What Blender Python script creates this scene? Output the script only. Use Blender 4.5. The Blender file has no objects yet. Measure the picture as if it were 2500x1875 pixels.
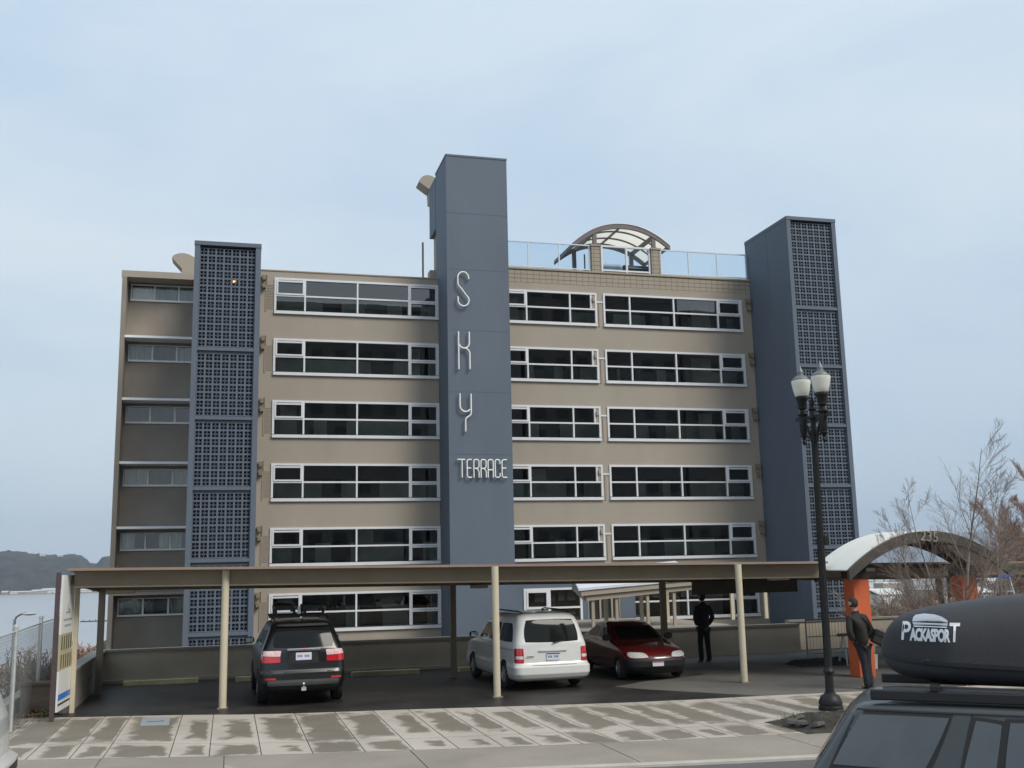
import bpy, bmesh, math, random
from mathutils import Vector, Matrix, noise as mnoise
R = math.radians
SC = bpy.context.scene
# ---------------------------------------------------------------- camera
EYE = 2.9
FPX = 2556.87                      # focal length in pixels of the 2500 px wide photograph
YAW, PITCH, ROLL = R(15.131), R(9.897), R(-1.2356)
cy, sy, cp, sp = math.cos(YAW), math.sin(YAW), math.cos(PITCH), math.sin(PITCH)
FW = Vector((sy*cp, cy*cp, sp)); RT0 = Vector((cy, -sy, 0)); UP0 = RT0.cross(FW)
RT = math.cos(ROLL)*RT0 + math.sin(ROLL)*UP0
UP = -math.sin(ROLL)*RT0 + math.cos(ROLL)*UP0
cam_d = bpy.data.cameras.new('camera'); cam = bpy.data.objects.new('camera', cam_d)
SC.collection.objects.link(cam)
cam_d.sensor_width = 36.0; cam_d.lens = 36.0*FPX/2500.0
cam_d.clip_start = 0.1; cam_d.clip_end = 60000
M = Matrix((RT, UP, -FW)).transposed().to_4x4(); M.translation = Vector((0, 0, EYE))
cam.matrix_world = M
SC.camera = cam
SC.view_settings.view_transform = 'Standard'; SC.view_settings.look = 'None'
SC.view_settings.exposure = 0.12; SC.view_settings.gamma = 1.0
SC.view_settings.use_curve_mapping = False
# ---------------------------------------------------------------- world and sun
SUN_EL, SUN_AZ = R(46), R(143)      # azimuth measured from +Y towards +X: behind the camera, to its right
W = bpy.data.worlds.new('World'); SC.world = W; W.use_nodes = True
nt = W.node_tree; nt.nodes.clear()
def wn(t, **k):
    n = nt.nodes.new(t)
    for a, b in k.items(): setattr(n, a, b)
    return n
sky = wn('ShaderNodeTexSky', sky_type='NISHITA'); sky.sun_disc = False
sky.sun_elevation = SUN_EL; sky.sun_rotation = SUN_AZ; sky.air_density = 1.0; sky.dust_density = 1.5; sky.ozone_density = 1.5
tc = wn('ShaderNodeTexCoord'); mp = wn('ShaderNodeMapping'); mp.inputs['Scale'].default_value = (1.0, 1.0, 3.2)
mp.inputs['Location'].default_value = (3.1, .4, 1.7)
nz = wn('ShaderNodeTexNoise'); nz.inputs['Scale'].default_value = 1.7; nz.inputs['Detail'].default_value = 6; nz.inputs['Roughness'].default_value = .52; nz.inputs['Distortion'].default_value = .35
cr = wn('ShaderNodeValToRGB'); cr.color_ramp.elements[0].position = .30; cr.color_ramp.elements[1].position = .66
cr.color_ramp.elements[0].color = (5.2, 6.65, 8.3, 1); cr.color_ramp.elements[1].color = (7.35, 8.3, 9.0, 1)
# overcast veil: brighter towards the zenith, as high thin cloud is
sx = wn('ShaderNodeSeparateXYZ'); rz = wn('ShaderNodeMapRange'); rz.inputs['From Min'].default_value = 0.0; rz.inputs['From Max'].default_value = .6
rz.inputs['To Min'].default_value = .88; rz.inputs['To Max'].default_value = 1.07
mul = wn('ShaderNodeVectorMath', operation='SCALE')
mx = wn('ShaderNodeMix', data_type='RGBA'); mx.inputs[0].default_value = .88
bg = wn('ShaderNodeBackground'); bg.inputs['Strength'].default_value = .1
out = wn('ShaderNodeOutputWorld')
L = nt.links.new
L(tc.outputs['Generated'], mp.inputs['Vector']); L(mp.outputs[0], nz.inputs['Vector']); L(nz.outputs['Fac'], cr.inputs['Fac'])
L(tc.outputs['Generated'], sx.inputs[0]); L(sx.outputs['Z'], rz.inputs['Value'])
L(cr.outputs['Color'], mul.inputs[0]); L(rz.outputs[0], mul.inputs['Scale'])
L(sky.outputs[0], mx.inputs[6]); L(mul.outputs[0], mx.inputs[7]); L(mx.outputs[2], bg.inputs['Color']); L(bg.outputs[0], out.inputs['Surface'])
sun_d = bpy.data.lights.new('sun', 'SUN'); sun = bpy.data.objects.new('sun', sun_d); SC.collection.objects.link(sun)
sun_d.energy = 2.75; sun_d.angle = R(26); sun_d.color = (1.0, .94, .85)
sdir = Vector((math.sin(SUN_AZ)*math.cos(SUN_EL), math.cos(SUN_AZ)*math.cos(SUN_EL), math.sin(SUN_EL)))
sun.rotation_euler = (-sdir).to_track_quat('-Z', 'Y').to_euler()

# ---------------------------------------------------------------- helpers
COL = SC.collection
def ray(px, py):
    d = RT*(px-1250)/FPX - UP*(py-937.5)/FPX + FW
    return d/d.y
def at(px, py, Y):                  # pixel of the 2500 px photo -> point on the plane y = Y
    d = ray(px, py)*Y
    return Vector((d.x, Y, d.z+EYE))
def gnd(px, py, z=0.0):             # pixel -> point on the plane z
    d = ray(px, py); t = (z-EYE)/d.z
    return Vector((d.x*t, t, z))

MATS = {}
def mat(name, col, rough=.7, metal=0.0, var=.12, vs=3.0, bump=0.0, bs=60.0, col2=None, spec=.5, coat=0.0, detail=5, stretch=None, fine=0.0, alpha_em=None):
    if name in MATS: return MATS[name]
    m = bpy.data.materials.new(name); m.use_nodes = True; n = m.node_tree; b = n.nodes['Principled BSDF']
    b.inputs['Roughness'].default_value = rough; b.inputs['Metallic'].default_value = metal
    b.inputs['Specular IOR Level'].default_value = spec; b.inputs['Coat Weight'].default_value = coat
    b.inputs['Coat Roughness'].default_value = .08
    t = n.nodes.new('ShaderNodeTexCoord'); mpn = n.nodes.new('ShaderNodeMapping')
    if stretch: mpn.inputs['Scale'].default_value = stretch
    n.links.new(t.outputs['Object'], mpn.inputs[0])
    a = n.nodes.new('ShaderNodeTexNoise'); a.inputs['Scale'].default_value = vs; a.inputs['Detail'].default_value = detail; a.inputs['Roughness'].default_value = .6
    n.links.new(mpn.outputs[0], a.inputs['Vector'])
    r = n.nodes.new('ShaderNodeValToRGB'); r.color_ramp.elements[0].position = .3; r.color_ramp.elements[1].position = .7
    c2 = col2 if col2 else tuple(min(1, c*(1+var)) for c in col)
    c1 = col if col2 else tuple(c*(1-var) for c in col)
    r.color_ramp.elements[0].color = (*c1, 1); r.color_ramp.elements[1].color = (*c2, 1)
    n.links.new(a.outputs['Fac'], r.inputs['Fac'])
    src = r.outputs['Color']
    if fine:
        f = n.nodes.new('ShaderNodeTexNoise'); f.inputs['Scale'].default_value = bs; f.inputs['Detail'].default_value = 3
        n.links.new(mpn.outputs[0], f.inputs['Vector'])
        mr = n.nodes.new('ShaderNodeMapRange'); mr.inputs['From Min'].default_value = .3; mr.inputs['From Max'].default_value = .7
        mr.inputs['To Min'].default_value = 1-fine; mr.inputs['To Max'].default_value = 1+fine
        n.links.new(f.outputs['Fac'], mr.inputs['Value'])
        vm = n.nodes.new('ShaderNodeVectorMath'); vm.operation = 'SCALE'
        n.links.new(src, vm.inputs[0]); n.links.new(mr.outputs[0], vm.inputs['Scale']); src = vm.outputs[0]
    n.links.new(src, b.inputs['Base Color'])
    if bump:
        g = n.nodes.new('ShaderNodeTexNoise'); g.inputs['Scale'].default_value = bs; g.inputs['Detail'].default_value = 4
        n.links.new(mpn.outputs[0], g.inputs['Vector'])
        bp = n.nodes.new('ShaderNodeBump'); bp.inputs['Strength'].default_value = bump; bp.inputs['Distance'].default_value = .02
        n.links.new(g.outputs['Fac'], bp.inputs['Height']); n.links.new(bp.outputs[0], b.inputs['Normal'])
    MATS[name] = m
    return m

def glass(name, tint=(.5, .54, .54), refl=1.0, rough=.01, wob=.0, ior=1.9):
    if name in MATS: return MATS[name]
    m = bpy.data.materials.new(name); m.use_nodes = True; n = m.node_tree; n.nodes.clear()
    o = n.nodes.new('ShaderNodeOutputMaterial'); tr = n.nodes.new('ShaderNodeBsdfTransparent'); tr.inputs[0].default_value = (*tint, 1)
    gl = n.nodes.new('ShaderNodeBsdfGlossy'); gl.inputs['Roughness'].default_value = rough; gl.inputs['Color'].default_value = (refl, refl, refl, 1)
    fr = n.nodes.new('ShaderNodeFresnel'); fr.inputs['IOR'].default_value = ior
    mxs = n.nodes.new('ShaderNodeMixShader')
    if wob:
        t = n.nodes.new('ShaderNodeTexCoord'); a = n.nodes.new('ShaderNodeTexNoise'); a.inputs['Scale'].default_value = .9; a.inputs['Detail'].default_value = 1
        bp = n.nodes.new('ShaderNodeBump'); bp.inputs['Strength'].default_value = wob; bp.inputs['Distance'].default_value = .02
        n.links.new(t.outputs['Object'], a.inputs['Vector']); n.links.new(a.outputs['Fac'], bp.inputs['Height']); n.links.new(bp.outputs[0], gl.inputs['Normal'])
    n.links.new(fr.outputs[0], mxs.inputs[0]); n.links.new(tr.outputs[0], mxs.inputs[1]); n.links.new(gl.outputs[0], mxs.inputs[2]); n.links.new(mxs.outputs[0], o.inputs[0])
    MATS[name] = m
    return m

def tag(o, label=None, cat=None, group=None, kind=None):
    if label: o['label'] = label
    if cat: o['category'] = cat
    if group: o['group'] = group
    if kind: o['kind'] = kind
    return o
def thing(name, label, cat, loc=(0, 0, 0), rz=0.0, group=None, rot=None):
    o = bpy.data.objects.new(name, None); COL.objects.link(o); o.empty_display_size = .2
    o.location = loc; o.rotation_euler = rot if rot else (0, 0, rz)
    return tag(o, label, cat, group)
def wloc(p):
    v = Vector((0, 0, 0))
    while p is not None:
        v += p.location; p = p.parent
    return v
def dup(o, parent=None, **k):
    c = o.copy(); COL.objects.link(c); c.parent = parent
    for ch in [x for x in o.children]:
        dup(ch, c)
    for a, b in k.items():
        if a in ('label', 'group', 'category'): c[a] = b
        else: setattr(c, a, b)
    return c

class MB:
    def __init__(s): s.v = []; s.f = []; s.uv = None
    def quad(s, a, b, c, d):
        i = len(s.v); s.v += [Vector(a), Vector(b), Vector(c), Vector(d)]; s.f.append((i, i+1, i+2, i+3)); return s
    def poly(s, pts):
        i = len(s.v); s.v += [Vector(p) for p in pts]; s.f.append(tuple(range(i, i+len(pts)))); return s
    def box(s, x0, x1, y0, y1, z0, z1):
        i = len(s.v)
        s.v += [Vector(p) for p in ((x0,y0,z0),(x1,y0,z0),(x1,y1,z0),(x0,y1,z0),(x0,y0,z1),(x1,y0,z1),(x1,y1,z1),(x0,y1,z1))]
        s.f += [(i+a, i+b, i+c, i+d) for a, b, c, d in ((0,3,2,1),(4,5,6,7),(0,1,5,4),(1,2,6,5),(2,3,7,6),(3,0,4,7))]
        return s
    def hexa(s, p):                  # 8 points, bottom four then top four
        i = len(s.v); s.v += [Vector(q) for q in p]
        s.f += [(i+a, i+b, i+c, i+d) for a, b, c, d in ((0,3,2,1),(4,5,6,7),(0,1,5,4),(1,2,6,5),(2,3,7,6),(3,0,4,7))]
        return s
    def bar(s, a, b, w, h=None, up=(0, 0, 1)):   # rectangular bar between two points
        a = Vector(a); b = Vector(b); h = h or w; d = (b-a).normalized(); u = Vector(up)
        if abs(d.dot(u)) > .98: u = Vector((0, 1, 0))
        r = d.cross(u).normalized(); u = r.cross(d).normalized()
        p = []
        for c in (a, b):
            for sx_, sz_ in ((-1,-1),(1,-1),(1,1),(-1,1)): p.append(c + r*(w/2*sx_) + u*(h/2*sz_))
        i = len(s.v); s.v += p
        s.f += [(i,i+1,i+2,i+3),(i+7,i+6,i+5,i+4),(i,i+4,i+5,i+1),(i+1,i+5,i+6,i+2),(i+2,i+6,i+7,i+3),(i+3,i+7,i+4,i)]
        return s
    def tube(s, pts, rad, n=8, cap=True, close=False):
        pts = [Vector(p) for p in pts]; k = len(pts); rad = rad if isinstance(rad, (list, tuple)) else [rad]*k
        base = len(s.v); ref = None
        for j in range(k):
            if close: d = (pts[(j+1) % k]-pts[j-1])
            else: d = (pts[min(j+1, k-1)]-pts[max(j-1, 0)])
            if d.length < 1e-9: d = Vector((0, 0, 1))
            d.normalize()
            if ref is None:
                ref = Vector((0, 0, 1)) if abs(d.z) < .9 else Vector((1, 0, 0))
            r = (ref - d*ref.dot(d))
            if r.length < 1e-6: r = d.orthogonal()
            r.normalize(); q = d.cross(r); ref = r
            for i in range(n):
                t = 2*math.pi*i/n; s.v.append(pts[j] + (r*math.cos(t)+q*math.sin(t))*rad[j])
        for j in range(k if close else k-1):
            for i in range(n):
                a = base+j*n+i; b = base+j*n+(i+1) % n; c = base+((j+1) % k)*n+(i+1) % n; d2 = base+((j+1) % k)*n+i
                s.f.append((a, b, c, d2))
        if cap and not close:
            s.f.append(tuple(base+i for i in range(n))[::-1]); s.f.append(tuple(base+(k-1)*n+i for i in range(n)))
        return s
    def lathe(s, prof, c=(0, 0, 0), n=20, capped=True):      # prof [(r, z)]
        base = len(s.v); c = Vector(c); k = len(prof)
        for r_, z in prof:
            for i in range(n):
                t = 2*math.pi*i/n; s.v.append(c+Vector((r_*math.cos(t), r_*math.sin(t), z)))
        for j in range(k-1):
            for i in range(n):
                s.f.append((base+j*n+i, base+j*n+(i+1) % n, base+(j+1)*n+(i+1) % n, base+(j+1)*n+i))
        if capped:
            s.f.append(tuple(base+i for i in range(n))[::-1]); s.f.append(tuple(base+(k-1)*n+i for i in range(n)))
        return s
    def prism(s, pts, off):          # closed polygon of 3d points extruded by off
        i = len(s.v); n = len(pts); off = Vector(off); s.v += [Vector(p) for p in pts]; s.v += [Vector(p)+off for p in pts]
        s.f.append(tuple(i+j for j in range(n))[::-1]); s.f.append(tuple(i+n+j for j in range(n)))
        for j in range(n):
            k = (j+1) % n; s.f.append((i+j, i+k, i+n+k, i+n+j))
        return s
    def grid(s, fn, nu, nv, closeu=False):
        base = len(s.v)
        for j in range(nv+1):
            for i in range(nu+(0 if closeu else 1)): s.v.append(Vector(fn(i/nu, j/nv)))
        w = nu if closeu else nu+1
        for j in range(nv):
            for i in range(nu):
                i2 = (i+1) % w if closeu else i+1
                s.f.append((base+j*w+i, base+j*w+i2, base+(j+1)*w+i2, base+(j+1)*w+i))
        return s
    def xf(s, m, start=0):
        for i in range(start, len(s.v)): s.v[i] = m @ s.v[i]
        return s
    def build(s, name, m=None, parent=None, world=False, smooth=False, bevel=0.0, fixn=False, angle=40):
        me = bpy.data.meshes.new(name)
        off = wloc(parent) if (world and parent is not None) else Vector((0, 0, 0))
        me.from_pydata([tuple(v-off) for v in s.v], [], s.f); me.update()
        if fixn or bevel:
            bm = bmesh.new(); bm.from_mesh(me)
            if fixn: bmesh.ops.remove_doubles(bm, verts=bm.verts, dist=1e-5)
            bmesh.ops.recalc_face_normals(bm, faces=bm.faces)
            bm.to_mesh(me); bm.free()
        o = bpy.data.objects.new(name, me); COL.objects.link(o)
        if m: me.materials.append(m)
        if parent is not None: o.parent = parent
        if smooth:
            me.shade_smooth()
            try: me.set_sharp_from_angle(angle=R(angle))
            except Exception: pass
        if bevel:
            b = o.modifiers.new('bevel', 'BEVEL'); b.width = bevel; b.segments = 2; b.limit_method = 'ANGLE'; b.angle_limit = R(40)
        return o

def text_mesh(name, body, size, m, parent=None, extrude=.004, shear=0.0, sx=1.0, align='CENTER', bold=0.0, spacing=1.0):
    cu = bpy.data.curves.new(name, 'FONT'); cu.body = body; cu.size = size; cu.extrude = extrude; cu.shear = shear
    cu.align_x = align; cu.align_y = 'BOTTOM_BASELINE'; cu.offset = bold; cu.space_character = spacing; cu.resolution_u = 3
    o = bpy.data.objects.new(name, cu); COL.objects.link(o)
    dg = bpy.context.evaluated_depsgraph_get(); me = bpy.data.meshes.new_from_object(o.evaluated_get(dg))
    bpy.data.objects.remove(o); me.name = name
    for v in me.vertices: v.co.x *= sx
    o = bpy.data.objects.new(name, me); COL.objects.link(o); me.materials.clear(); me.materials.append(m)
    if parent is not None: o.parent = parent
    return o
def interp(pts, x):
    if x <= pts[0][0]: return pts[0][1]
    for (a, b), (c, d) in zip(pts, pts[1:]):
        if x <= c: return b+(d-b)*(x-a)/(c-a)
    return pts[-1][1]
def smooth_interp(pts, x, w=.6):
    return sum(interp(pts, x+d*w) for d in (-1, -.5, 0, .5, 1))/5
def fbm(x, y, z=0.0, o=4):
    s_ = 0; a = 1; f = 1; t = 0
    for _ in range(o):
        s_ += a*mnoise.noise(Vector((x*f, y*f, z+_*7.3))); t += a; a *= .5; f *= 2.03
    return s_/t
# ================================================================ materials
TAN = mat('tan stucco', (.338, .295, .243), .85, var=.085, vs=.45, stretch=(1, 1, .4), bump=.35, bs=70, fine=.05)
TAN2 = mat('tan block', (.34, .29, .23), .85, var=.05, vs=.6, bump=.2, bs=60, fine=.04)
BLUE = mat('slate blue paint', (.100, .127, .165), .7, var=.10, vs=.5, bump=.25, bs=60, fine=.05, stretch=(1, 1, .35))
BLUEF = mat('slate blue frame', (.100, .126, .162), .65, var=.05, vs=1.2, fine=.03)
WHITE = mat('white frame', (.66, .67, .69), .45, var=.03, vs=2)
LEDGE = mat('white ledge', (.82, .81, .81), .6, var=.08, vs=1.5)
DARKIN = mat('dark interior', (.055, .058, .052), .9, var=.35, vs=.7)
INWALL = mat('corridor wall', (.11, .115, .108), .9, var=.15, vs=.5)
INDOOR = mat('corridor door', (.035, .028, .024), .6, var=.15, vs=.8)
LETTER = mat('cream letters', (.83, .82, .76), .4, var=.02)
CONC = mat('concrete', (.36, .345, .31), .85, var=.18, vs=1.3, bump=.4, bs=35, fine=.08)
TRIM = mat('brown trim', (.26, .19, .15), .6, var=.1, vs=1.5)
FASC = mat('olive tan fascia', (.22, .18, .125), .55, var=.1, vs=1.2, fine=.04)
POST = mat('cream post paint', (.56, .49, .36), .5, var=.07, vs=2.5, fine=.04)
WALLB = mat('grey brown wall', (.44, .38, .30), .85, var=.12, vs=.8, bump=.3, bs=50, fine=.06)
RUBBER = mat('tyre rubber', (.018, .018, .019), .85, var=.2, vs=8)
BLACKP = mat('black plastic', (.015, .015, .016), .55, var=.1)
CHROME = mat('chrome', (.75, .75, .76), .18, metal=1, var=.03)
ALU = mat('alloy', (.5, .5, .51), .35, metal=.8, var=.05)
REDL = mat('red lens', (.48, .012, .02), .15, var=.1, vs=8, coat=1)
CLEARL = mat('clear lens', (.62, .62, .6), .12, var=.2, vs=25, coat=1)
PLATE = mat('number plate', (.6, .62, .66), .5, var=.05)
PLATEB = mat('plate ink', (.08, .12, .3), .6)
AUTOG = glass('car glass', (.10, .11, .11), .9, .02)
STEEL = mat('galvanised steel', (.55, .56, .55), .45, metal=.5, var=.12, vs=4)
BLACKM = mat('black painted iron', (.012, .012, .012), .5, var=.25, vs=6, spec=.3)
SKIN = mat('skin', (.42, .24, .18), .6, var=.08)
DIRT = mat('dirt', (.035, .03, .022), .95, var=.5, vs=4, bump=1.0, bs=18)

def brick_mat():
    m = mat('painted block parapet', (.34, .29, .23), .85, var=.05, vs=.6, fine=.04, bs=60); n = m.node_tree
    b = n.nodes['Principled BSDF']; t = n.nodes.new('ShaderNodeTexCoord'); mp_ = n.nodes.new('ShaderNodeMapping')
    mp_.inputs['Rotation'].default_value = (R(90), 0, 0)
    br = n.nodes.new('ShaderNodeTexBrick'); br.offset = 0; br.inputs['Scale'].default_value = 1; br.inputs['Brick Width'].default_value = .3; br.inputs['Row Height'].default_value = .2
    br.inputs['Mortar Size'].default_value = .014
    bp = n.nodes.new('ShaderNodeBump'); bp.invert = True; bp.inputs['Strength'].default_value = .9; bp.inputs['Distance'].default_value = .03
    n.links.new(t.outputs['Object'], mp_.inputs[0]); n.links.new(mp_.outputs[0], br.inputs['Vector']); n.links.new(br.outputs['Fac'], bp.inputs['Height']); n.links.new(bp.outputs[0], b.inputs['Normal'])
    mxc = n.nodes.new('ShaderNodeMix'); mxc.data_type = 'RGBA'; src = b.inputs['Base Color'].links[0].from_socket
    n.links.new(br.outputs['Fac'], mxc.inputs[0]); n.links.new(src, mxc.inputs[6]); mxc.inputs[7].default_value = (.20, .17, .135, 1); n.links.new(mxc.outputs[2], b.inputs['Base Color'])
    return m
BRICK = brick_mat()

# ================================================================ terrain, water, far land
def terrain_h(x, y):
    # plateau with the street, bluff falling to the water and the flats
    d = 0.0
    if y > 33:
        d = max(d, (min(y, 36)-33)*.12)
    far = max(0.0, y-70)
    d = max(d, min(42.6, far*.45)+(.36 if y > 36 else 0)) if y > 36 else d
    if x < -5.4 and y > 23:
        s_ = min(1.0, (y-23)/3.0)
        d = max(d, s_*min(43, (-5.4-x)*.55))
    if x > 34 and y > 30:
        d = max(d, min(42.6, (x-34)*.5*min(1, (y-30)/8)))
    if d > 1:
        d += .5*fbm(x*.15, y*.15)*min(1, (d-1)*.3)
    if y > 70 or x < -80:
        # right of this line there are flats, left of it the bay
        shore = .40*y+60
        if x < shore: d = max(d, min(60, d+8)) if d > 40 else d
    return -.03-d
xs = [-9000, -6000, -4000, -2500, -1500, -900, -500, -300, -200, -140, -100, -80] + [-70+3*i for i in range(21)] + [-8+.6*i for i in range(1, 12)] + [0+3*i for i in range(0, 28)] + [90, 110, 140, 200, 300, 450, 650, 900, 1300, 1800, 2600, 3800, 5500, 9000, 14000]
ys = [-400, -200, -100, -50, -20, 0, 10, 14, 18, 20, 22, 23] + [24+.8*i for i in range(12)] + [34, 35, 36, 38] + [40+4*i for i in range(9)] + [78, 84, 92, 100, 110, 125, 140, 155, 170, 190, 220, 300, 450, 700, 1000, 1400, 2000, 3000, 4500, 7000, 12000, 20000]
xs = sorted(set(xs)); tb = MB()
for y in ys:
    for x in xs: tb.v.append(Vector((x, y, terrain_h(x, y))))
for j in range(len(ys)-1):
    for i in range(len(xs)-1):
        a = j*len(xs)+i; tb.f.append((a, a+1, a+len(xs)+1, a+len(xs)))
GRD = mat('scrub ground', (.085, .068, .05), .95, col2=(.13, .115, .085), vs=.12, bump=.6, bs=3)
tag(tb.build('ground', GRD), kind='structure')
# water of the bay
wm = mat('bay water', (.30, .32, .34), .35, var=.05, vs=.01, spec=.6)
n = wm.node_tree; g_ = n.nodes.new('ShaderNodeTexNoise'); g_.inputs['Scale'].default_value = .12; g_.inputs['Detail'].default_value = 5
t_ = n.nodes.new('ShaderNodeTexCoord'); bp_ = n.nodes.new('ShaderNodeBump'); bp_.inputs['Strength'].default_value = .25; bp_.inputs['Distance'].default_value = 1.0
n.links.new(t_.outputs['Object'], g_.inputs['Vector']); n.links.new(g_.outputs['Fac'], bp_.inputs['Height']); n.links.new(bp_.outputs[0], n.nodes['Principled BSDF'].inputs['Normal'])
tag(MB().quad((-12000, 60, -45), (16000, 60, -45), (16000, 19000, -45), (-12000, 19000, -45)).build('water', wm), kind='structure')
# wooded ridge across the water
FOR = mat('winter woods', (.010, .011, .010), .95, col2=(.055, .052, .047), vs=.035, detail=8, bump=1.0, bs=.06)
def ridge(px):       # skyline row in the photo over the left strip
    return interp([(-400, 1352), (0, 1347), (40, 1344), (90, 1346), (125, 1351), (160, 1352), (190, 1350), (215, 1352), (228, 1362), (238, 1371), (250, 1371), (262, 1356), (285, 1350), (400, 1352), (2600, 1352)], px)
hb = MB(); NX, NY = 560, 22
for j in range(NY+1):
    Y = 3330+ j*30
    for i in range(NX+1):
        X = -1500+i*(3300/NX); px = 558+ (X/Y)*2556*1.07
        top = -(1398-ridge(px)-.0216*(558-px)*-1)*0
        hz = 1398+.0216*(558-px)
        H = (hz-ridge(px))/2556*3700 - 9
        prof = math.sin(min(1, j/13)*math.pi/2)**.8
        rough = 7*fbm(X*.02, Y*.02) + 11*fbm(X*.06, Y*.06, 3)
        z = -46 + (H+46+rough)*prof if j else -46
        hb.v.append(Vector((X, Y, z)))
for j in range(NY):
    for i in range(NX):
        a = j*(NX+1)+i; hb.f.append((a, a+1, a+NX+2, a+NX+1))
tag(hb.build('hills', FOR, smooth=True), kind='structure')
# far blue ridge to the right
fb = MB(); NX = 240
for j, (Y, k) in enumerate(((15000, 0), (15600, .55), (16300, 1), (17400, .9))):
    for i in range(NX+1):
        X = 2000+i*(14500/NX); z = -45+(k*(430+110*fbm(X*.0006, 1.5)+45*fbm(X*.004, 7)+45) if j else 0)
        fb.v.append(Vector((X, Y, z)))
for j in range(3):
    for i in range(NX):
        a = j*(NX+1)+i; fb.f.append((a, a+1, a+NX+2, a+NX+1))
tag(fb.build('terrain', FOR, smooth=True), kind='structure')

# buildings seen far off
def shed(name, label, cat, X, Y, w, d, h, z0, wm_, rm_, group=None, gable=True):
    t = thing(name, label, cat, (X, Y, z0), group=group)
    MB().box(-w/2, w/2, 0, d, 0, h).build('wall', wm_, t)
    b = MB()
    if gable: b.prism([(-w/2-1, -1, h+.05), (w/2+1, -1, h+.05), (w/2+1, d/2, h+h*.45), (-w/2-1, d/2, h+h*.45)], (0, 0, .8)); b.prism([(-w/2-1, d/2, h+h*.45), (w/2+1, d/2, h+h*.45), (w/2+1, d+1, h+.05), (-w/2-1, d+1, h+.05)], (0, 0, .8))
    else: b.box(-w/2-.5, w/2+.5, -.5, d+.5, h+.02, h+1.2)
    b.build('roof', rm_, t)
    k = max(1, min(4, int(w/14)))
    for i in range(k):
        x = -w/2+(i+.5)*w/k; MB().box(x-2.2, x+2.2, -.25, -.02, 0, h*.55).build('door', mat('shed door', (.2, .22, .25), .7), t)
    return t
WS = mat('pale metal wall', (.62, .62, .60), .6, var=.1, vs=.05); GS = mat('grey metal roof', (.42, .43, .43), .5, var=.1, vs=.05)
TS = mat('tan shed wall', (.42, .37, .31), .7, var=.1, vs=.05); RS = mat('rust shed wall', (.35, .2, .16), .7, var=.1, vs=.05)
random.seed(4)
for i, (px, w, h, mw, lb) in enumerate([(12, 14, 8, RS, 'small rust red shed at the far end of the opposite shore'), (34, 18, 7, WS, 'small white building beside the red shed across the bay'), (52, 16, 7, RS, 'brownish red shed in the middle of the opposite shore'),
        (72, 26, 7, TS, 'tan low building on the opposite shore below the woods'), (96, 38, 9, TS, 'long tan warehouse at the foot of the wooded hill'), (118, 34, 11, WS, 'tall pale warehouse near the sign board across the bay'), (160, 36, 8, TS, 'tan shed across the bay just right of the white sign board'), (196, 46, 8, WS, 'pale long shed across the bay seen under the carport roof')]):
    X = ray(px, 1430).x*3255
    shed('warehouse', lb, 'building', X, 3255+i*3, w*1.15, 24, h, -46, mw, GS, 'buildings on the far shore')
SHR = mat('shore bank', (.19, .16, .13), .9, var=.2, vs=.05)
tag(MB().hexa([(-1100, 3190, -45.5), (-150, 3190, -45.5), (-150, 3300, -45.5), (-1100, 3300, -45.5), (-1100, 3205, -43), (-150, 3205, -43), (-150, 3300, -42.6), (-1100, 3300, -42.6)]).build('terrain', SHR), kind='structure')
# small pale houses up on the ridge
for px, lb in ((104, 'small white house at the top of the wooded ridge'), (147, 'small white house on the ridge above the sign board')):
    P = at(px, ridge(px)+4, 3640); shed('house', lb, 'house', P.x, 3640, 16, 10, 7, P.z-8, WS, GS)
# port and town on the flats to the right
k = 0
for (Y, n_) in ((900, 5), (1300, 6), (1750, 8), (2400, 8), (3100, 8)):
    for i in range(n_):
        r_ = .615+ (i+.5+random.uniform(-.25, .25))*(.27/n_); X = r_*Y
        mw = [WS, WS, TS, GS][k % 4]; k += 1
        shed('warehouse', 'pale low warehouse among many on the hazy flats beyond the orange columns', 'building', X, Y, Y*.27/n_*random.uniform(.5, .85), 40, random.uniform(7, 13)*(1+Y/4000), -43.2, mw, WS if k % 3 else GS, 'warehouses on the flats', gable=k % 2 == 0)
# moored log float on the water
P = gnd(240, 1517.5, -45)
t = thing('dock', 'thin dark wooden float lying on the calm bay', 'dock', (P.x, P.y, -45))
MB().box(-18, 18, -1.6, 1.6, -.2, 1.1).build('deck', mat('wet timber', (.05, .045, .04), .8), t)
b = MB()
for i in range(6): b.lathe([(.35, -1), (.35, 2.3)], (-15+6*i, 1.9, 0), 8)
b.build('piling', mat('wet timber', (.05, .045, .04), .8), t)

# ================================================================ lot, sidewalk, road
EDGE = [(-12, 25.6), (-4.6, 24.8), (-3.8, 24.5), (-3.08, 24.2), (-2.4, 24.05), (-.84, 23.64), (-.21, 23.36), (.61, 23.05), (1.41, 22.87), (2.25, 22.72), (3.73, 22.5), (5.05, 22.2), (6.38, 21.98), (7.88, 21.67), (9.5, 21.5), (11.4, 21.45), (14.1, 21.2), (30, 20.6)]
ROW2 = [(-12, 23.2), (-5, 20.9), (-2.36, 20.47), (-.23, 19.45), (.22, 19.35), (2.16, 18.8), (4.93, 18.45), (8.13, 17.96), (14, 17.55), (30, 17)]
ROW3 = [(-12, 20.7), (-5, 19.4), (-3.34, 19.1), (-.3, 18.17), (2.75, 17.54), (6.03, 16.95), (8.33, 16.72), (14, 16.35), (30, 15.9)]
KERB = [(-14, 19.0), (-3.8, 17.0), (0, 16.2), (4.65, 15.31), (7.3, 14.86), (8.7, 14.7), (14, 14.4), (30, 13.8)]
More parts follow.
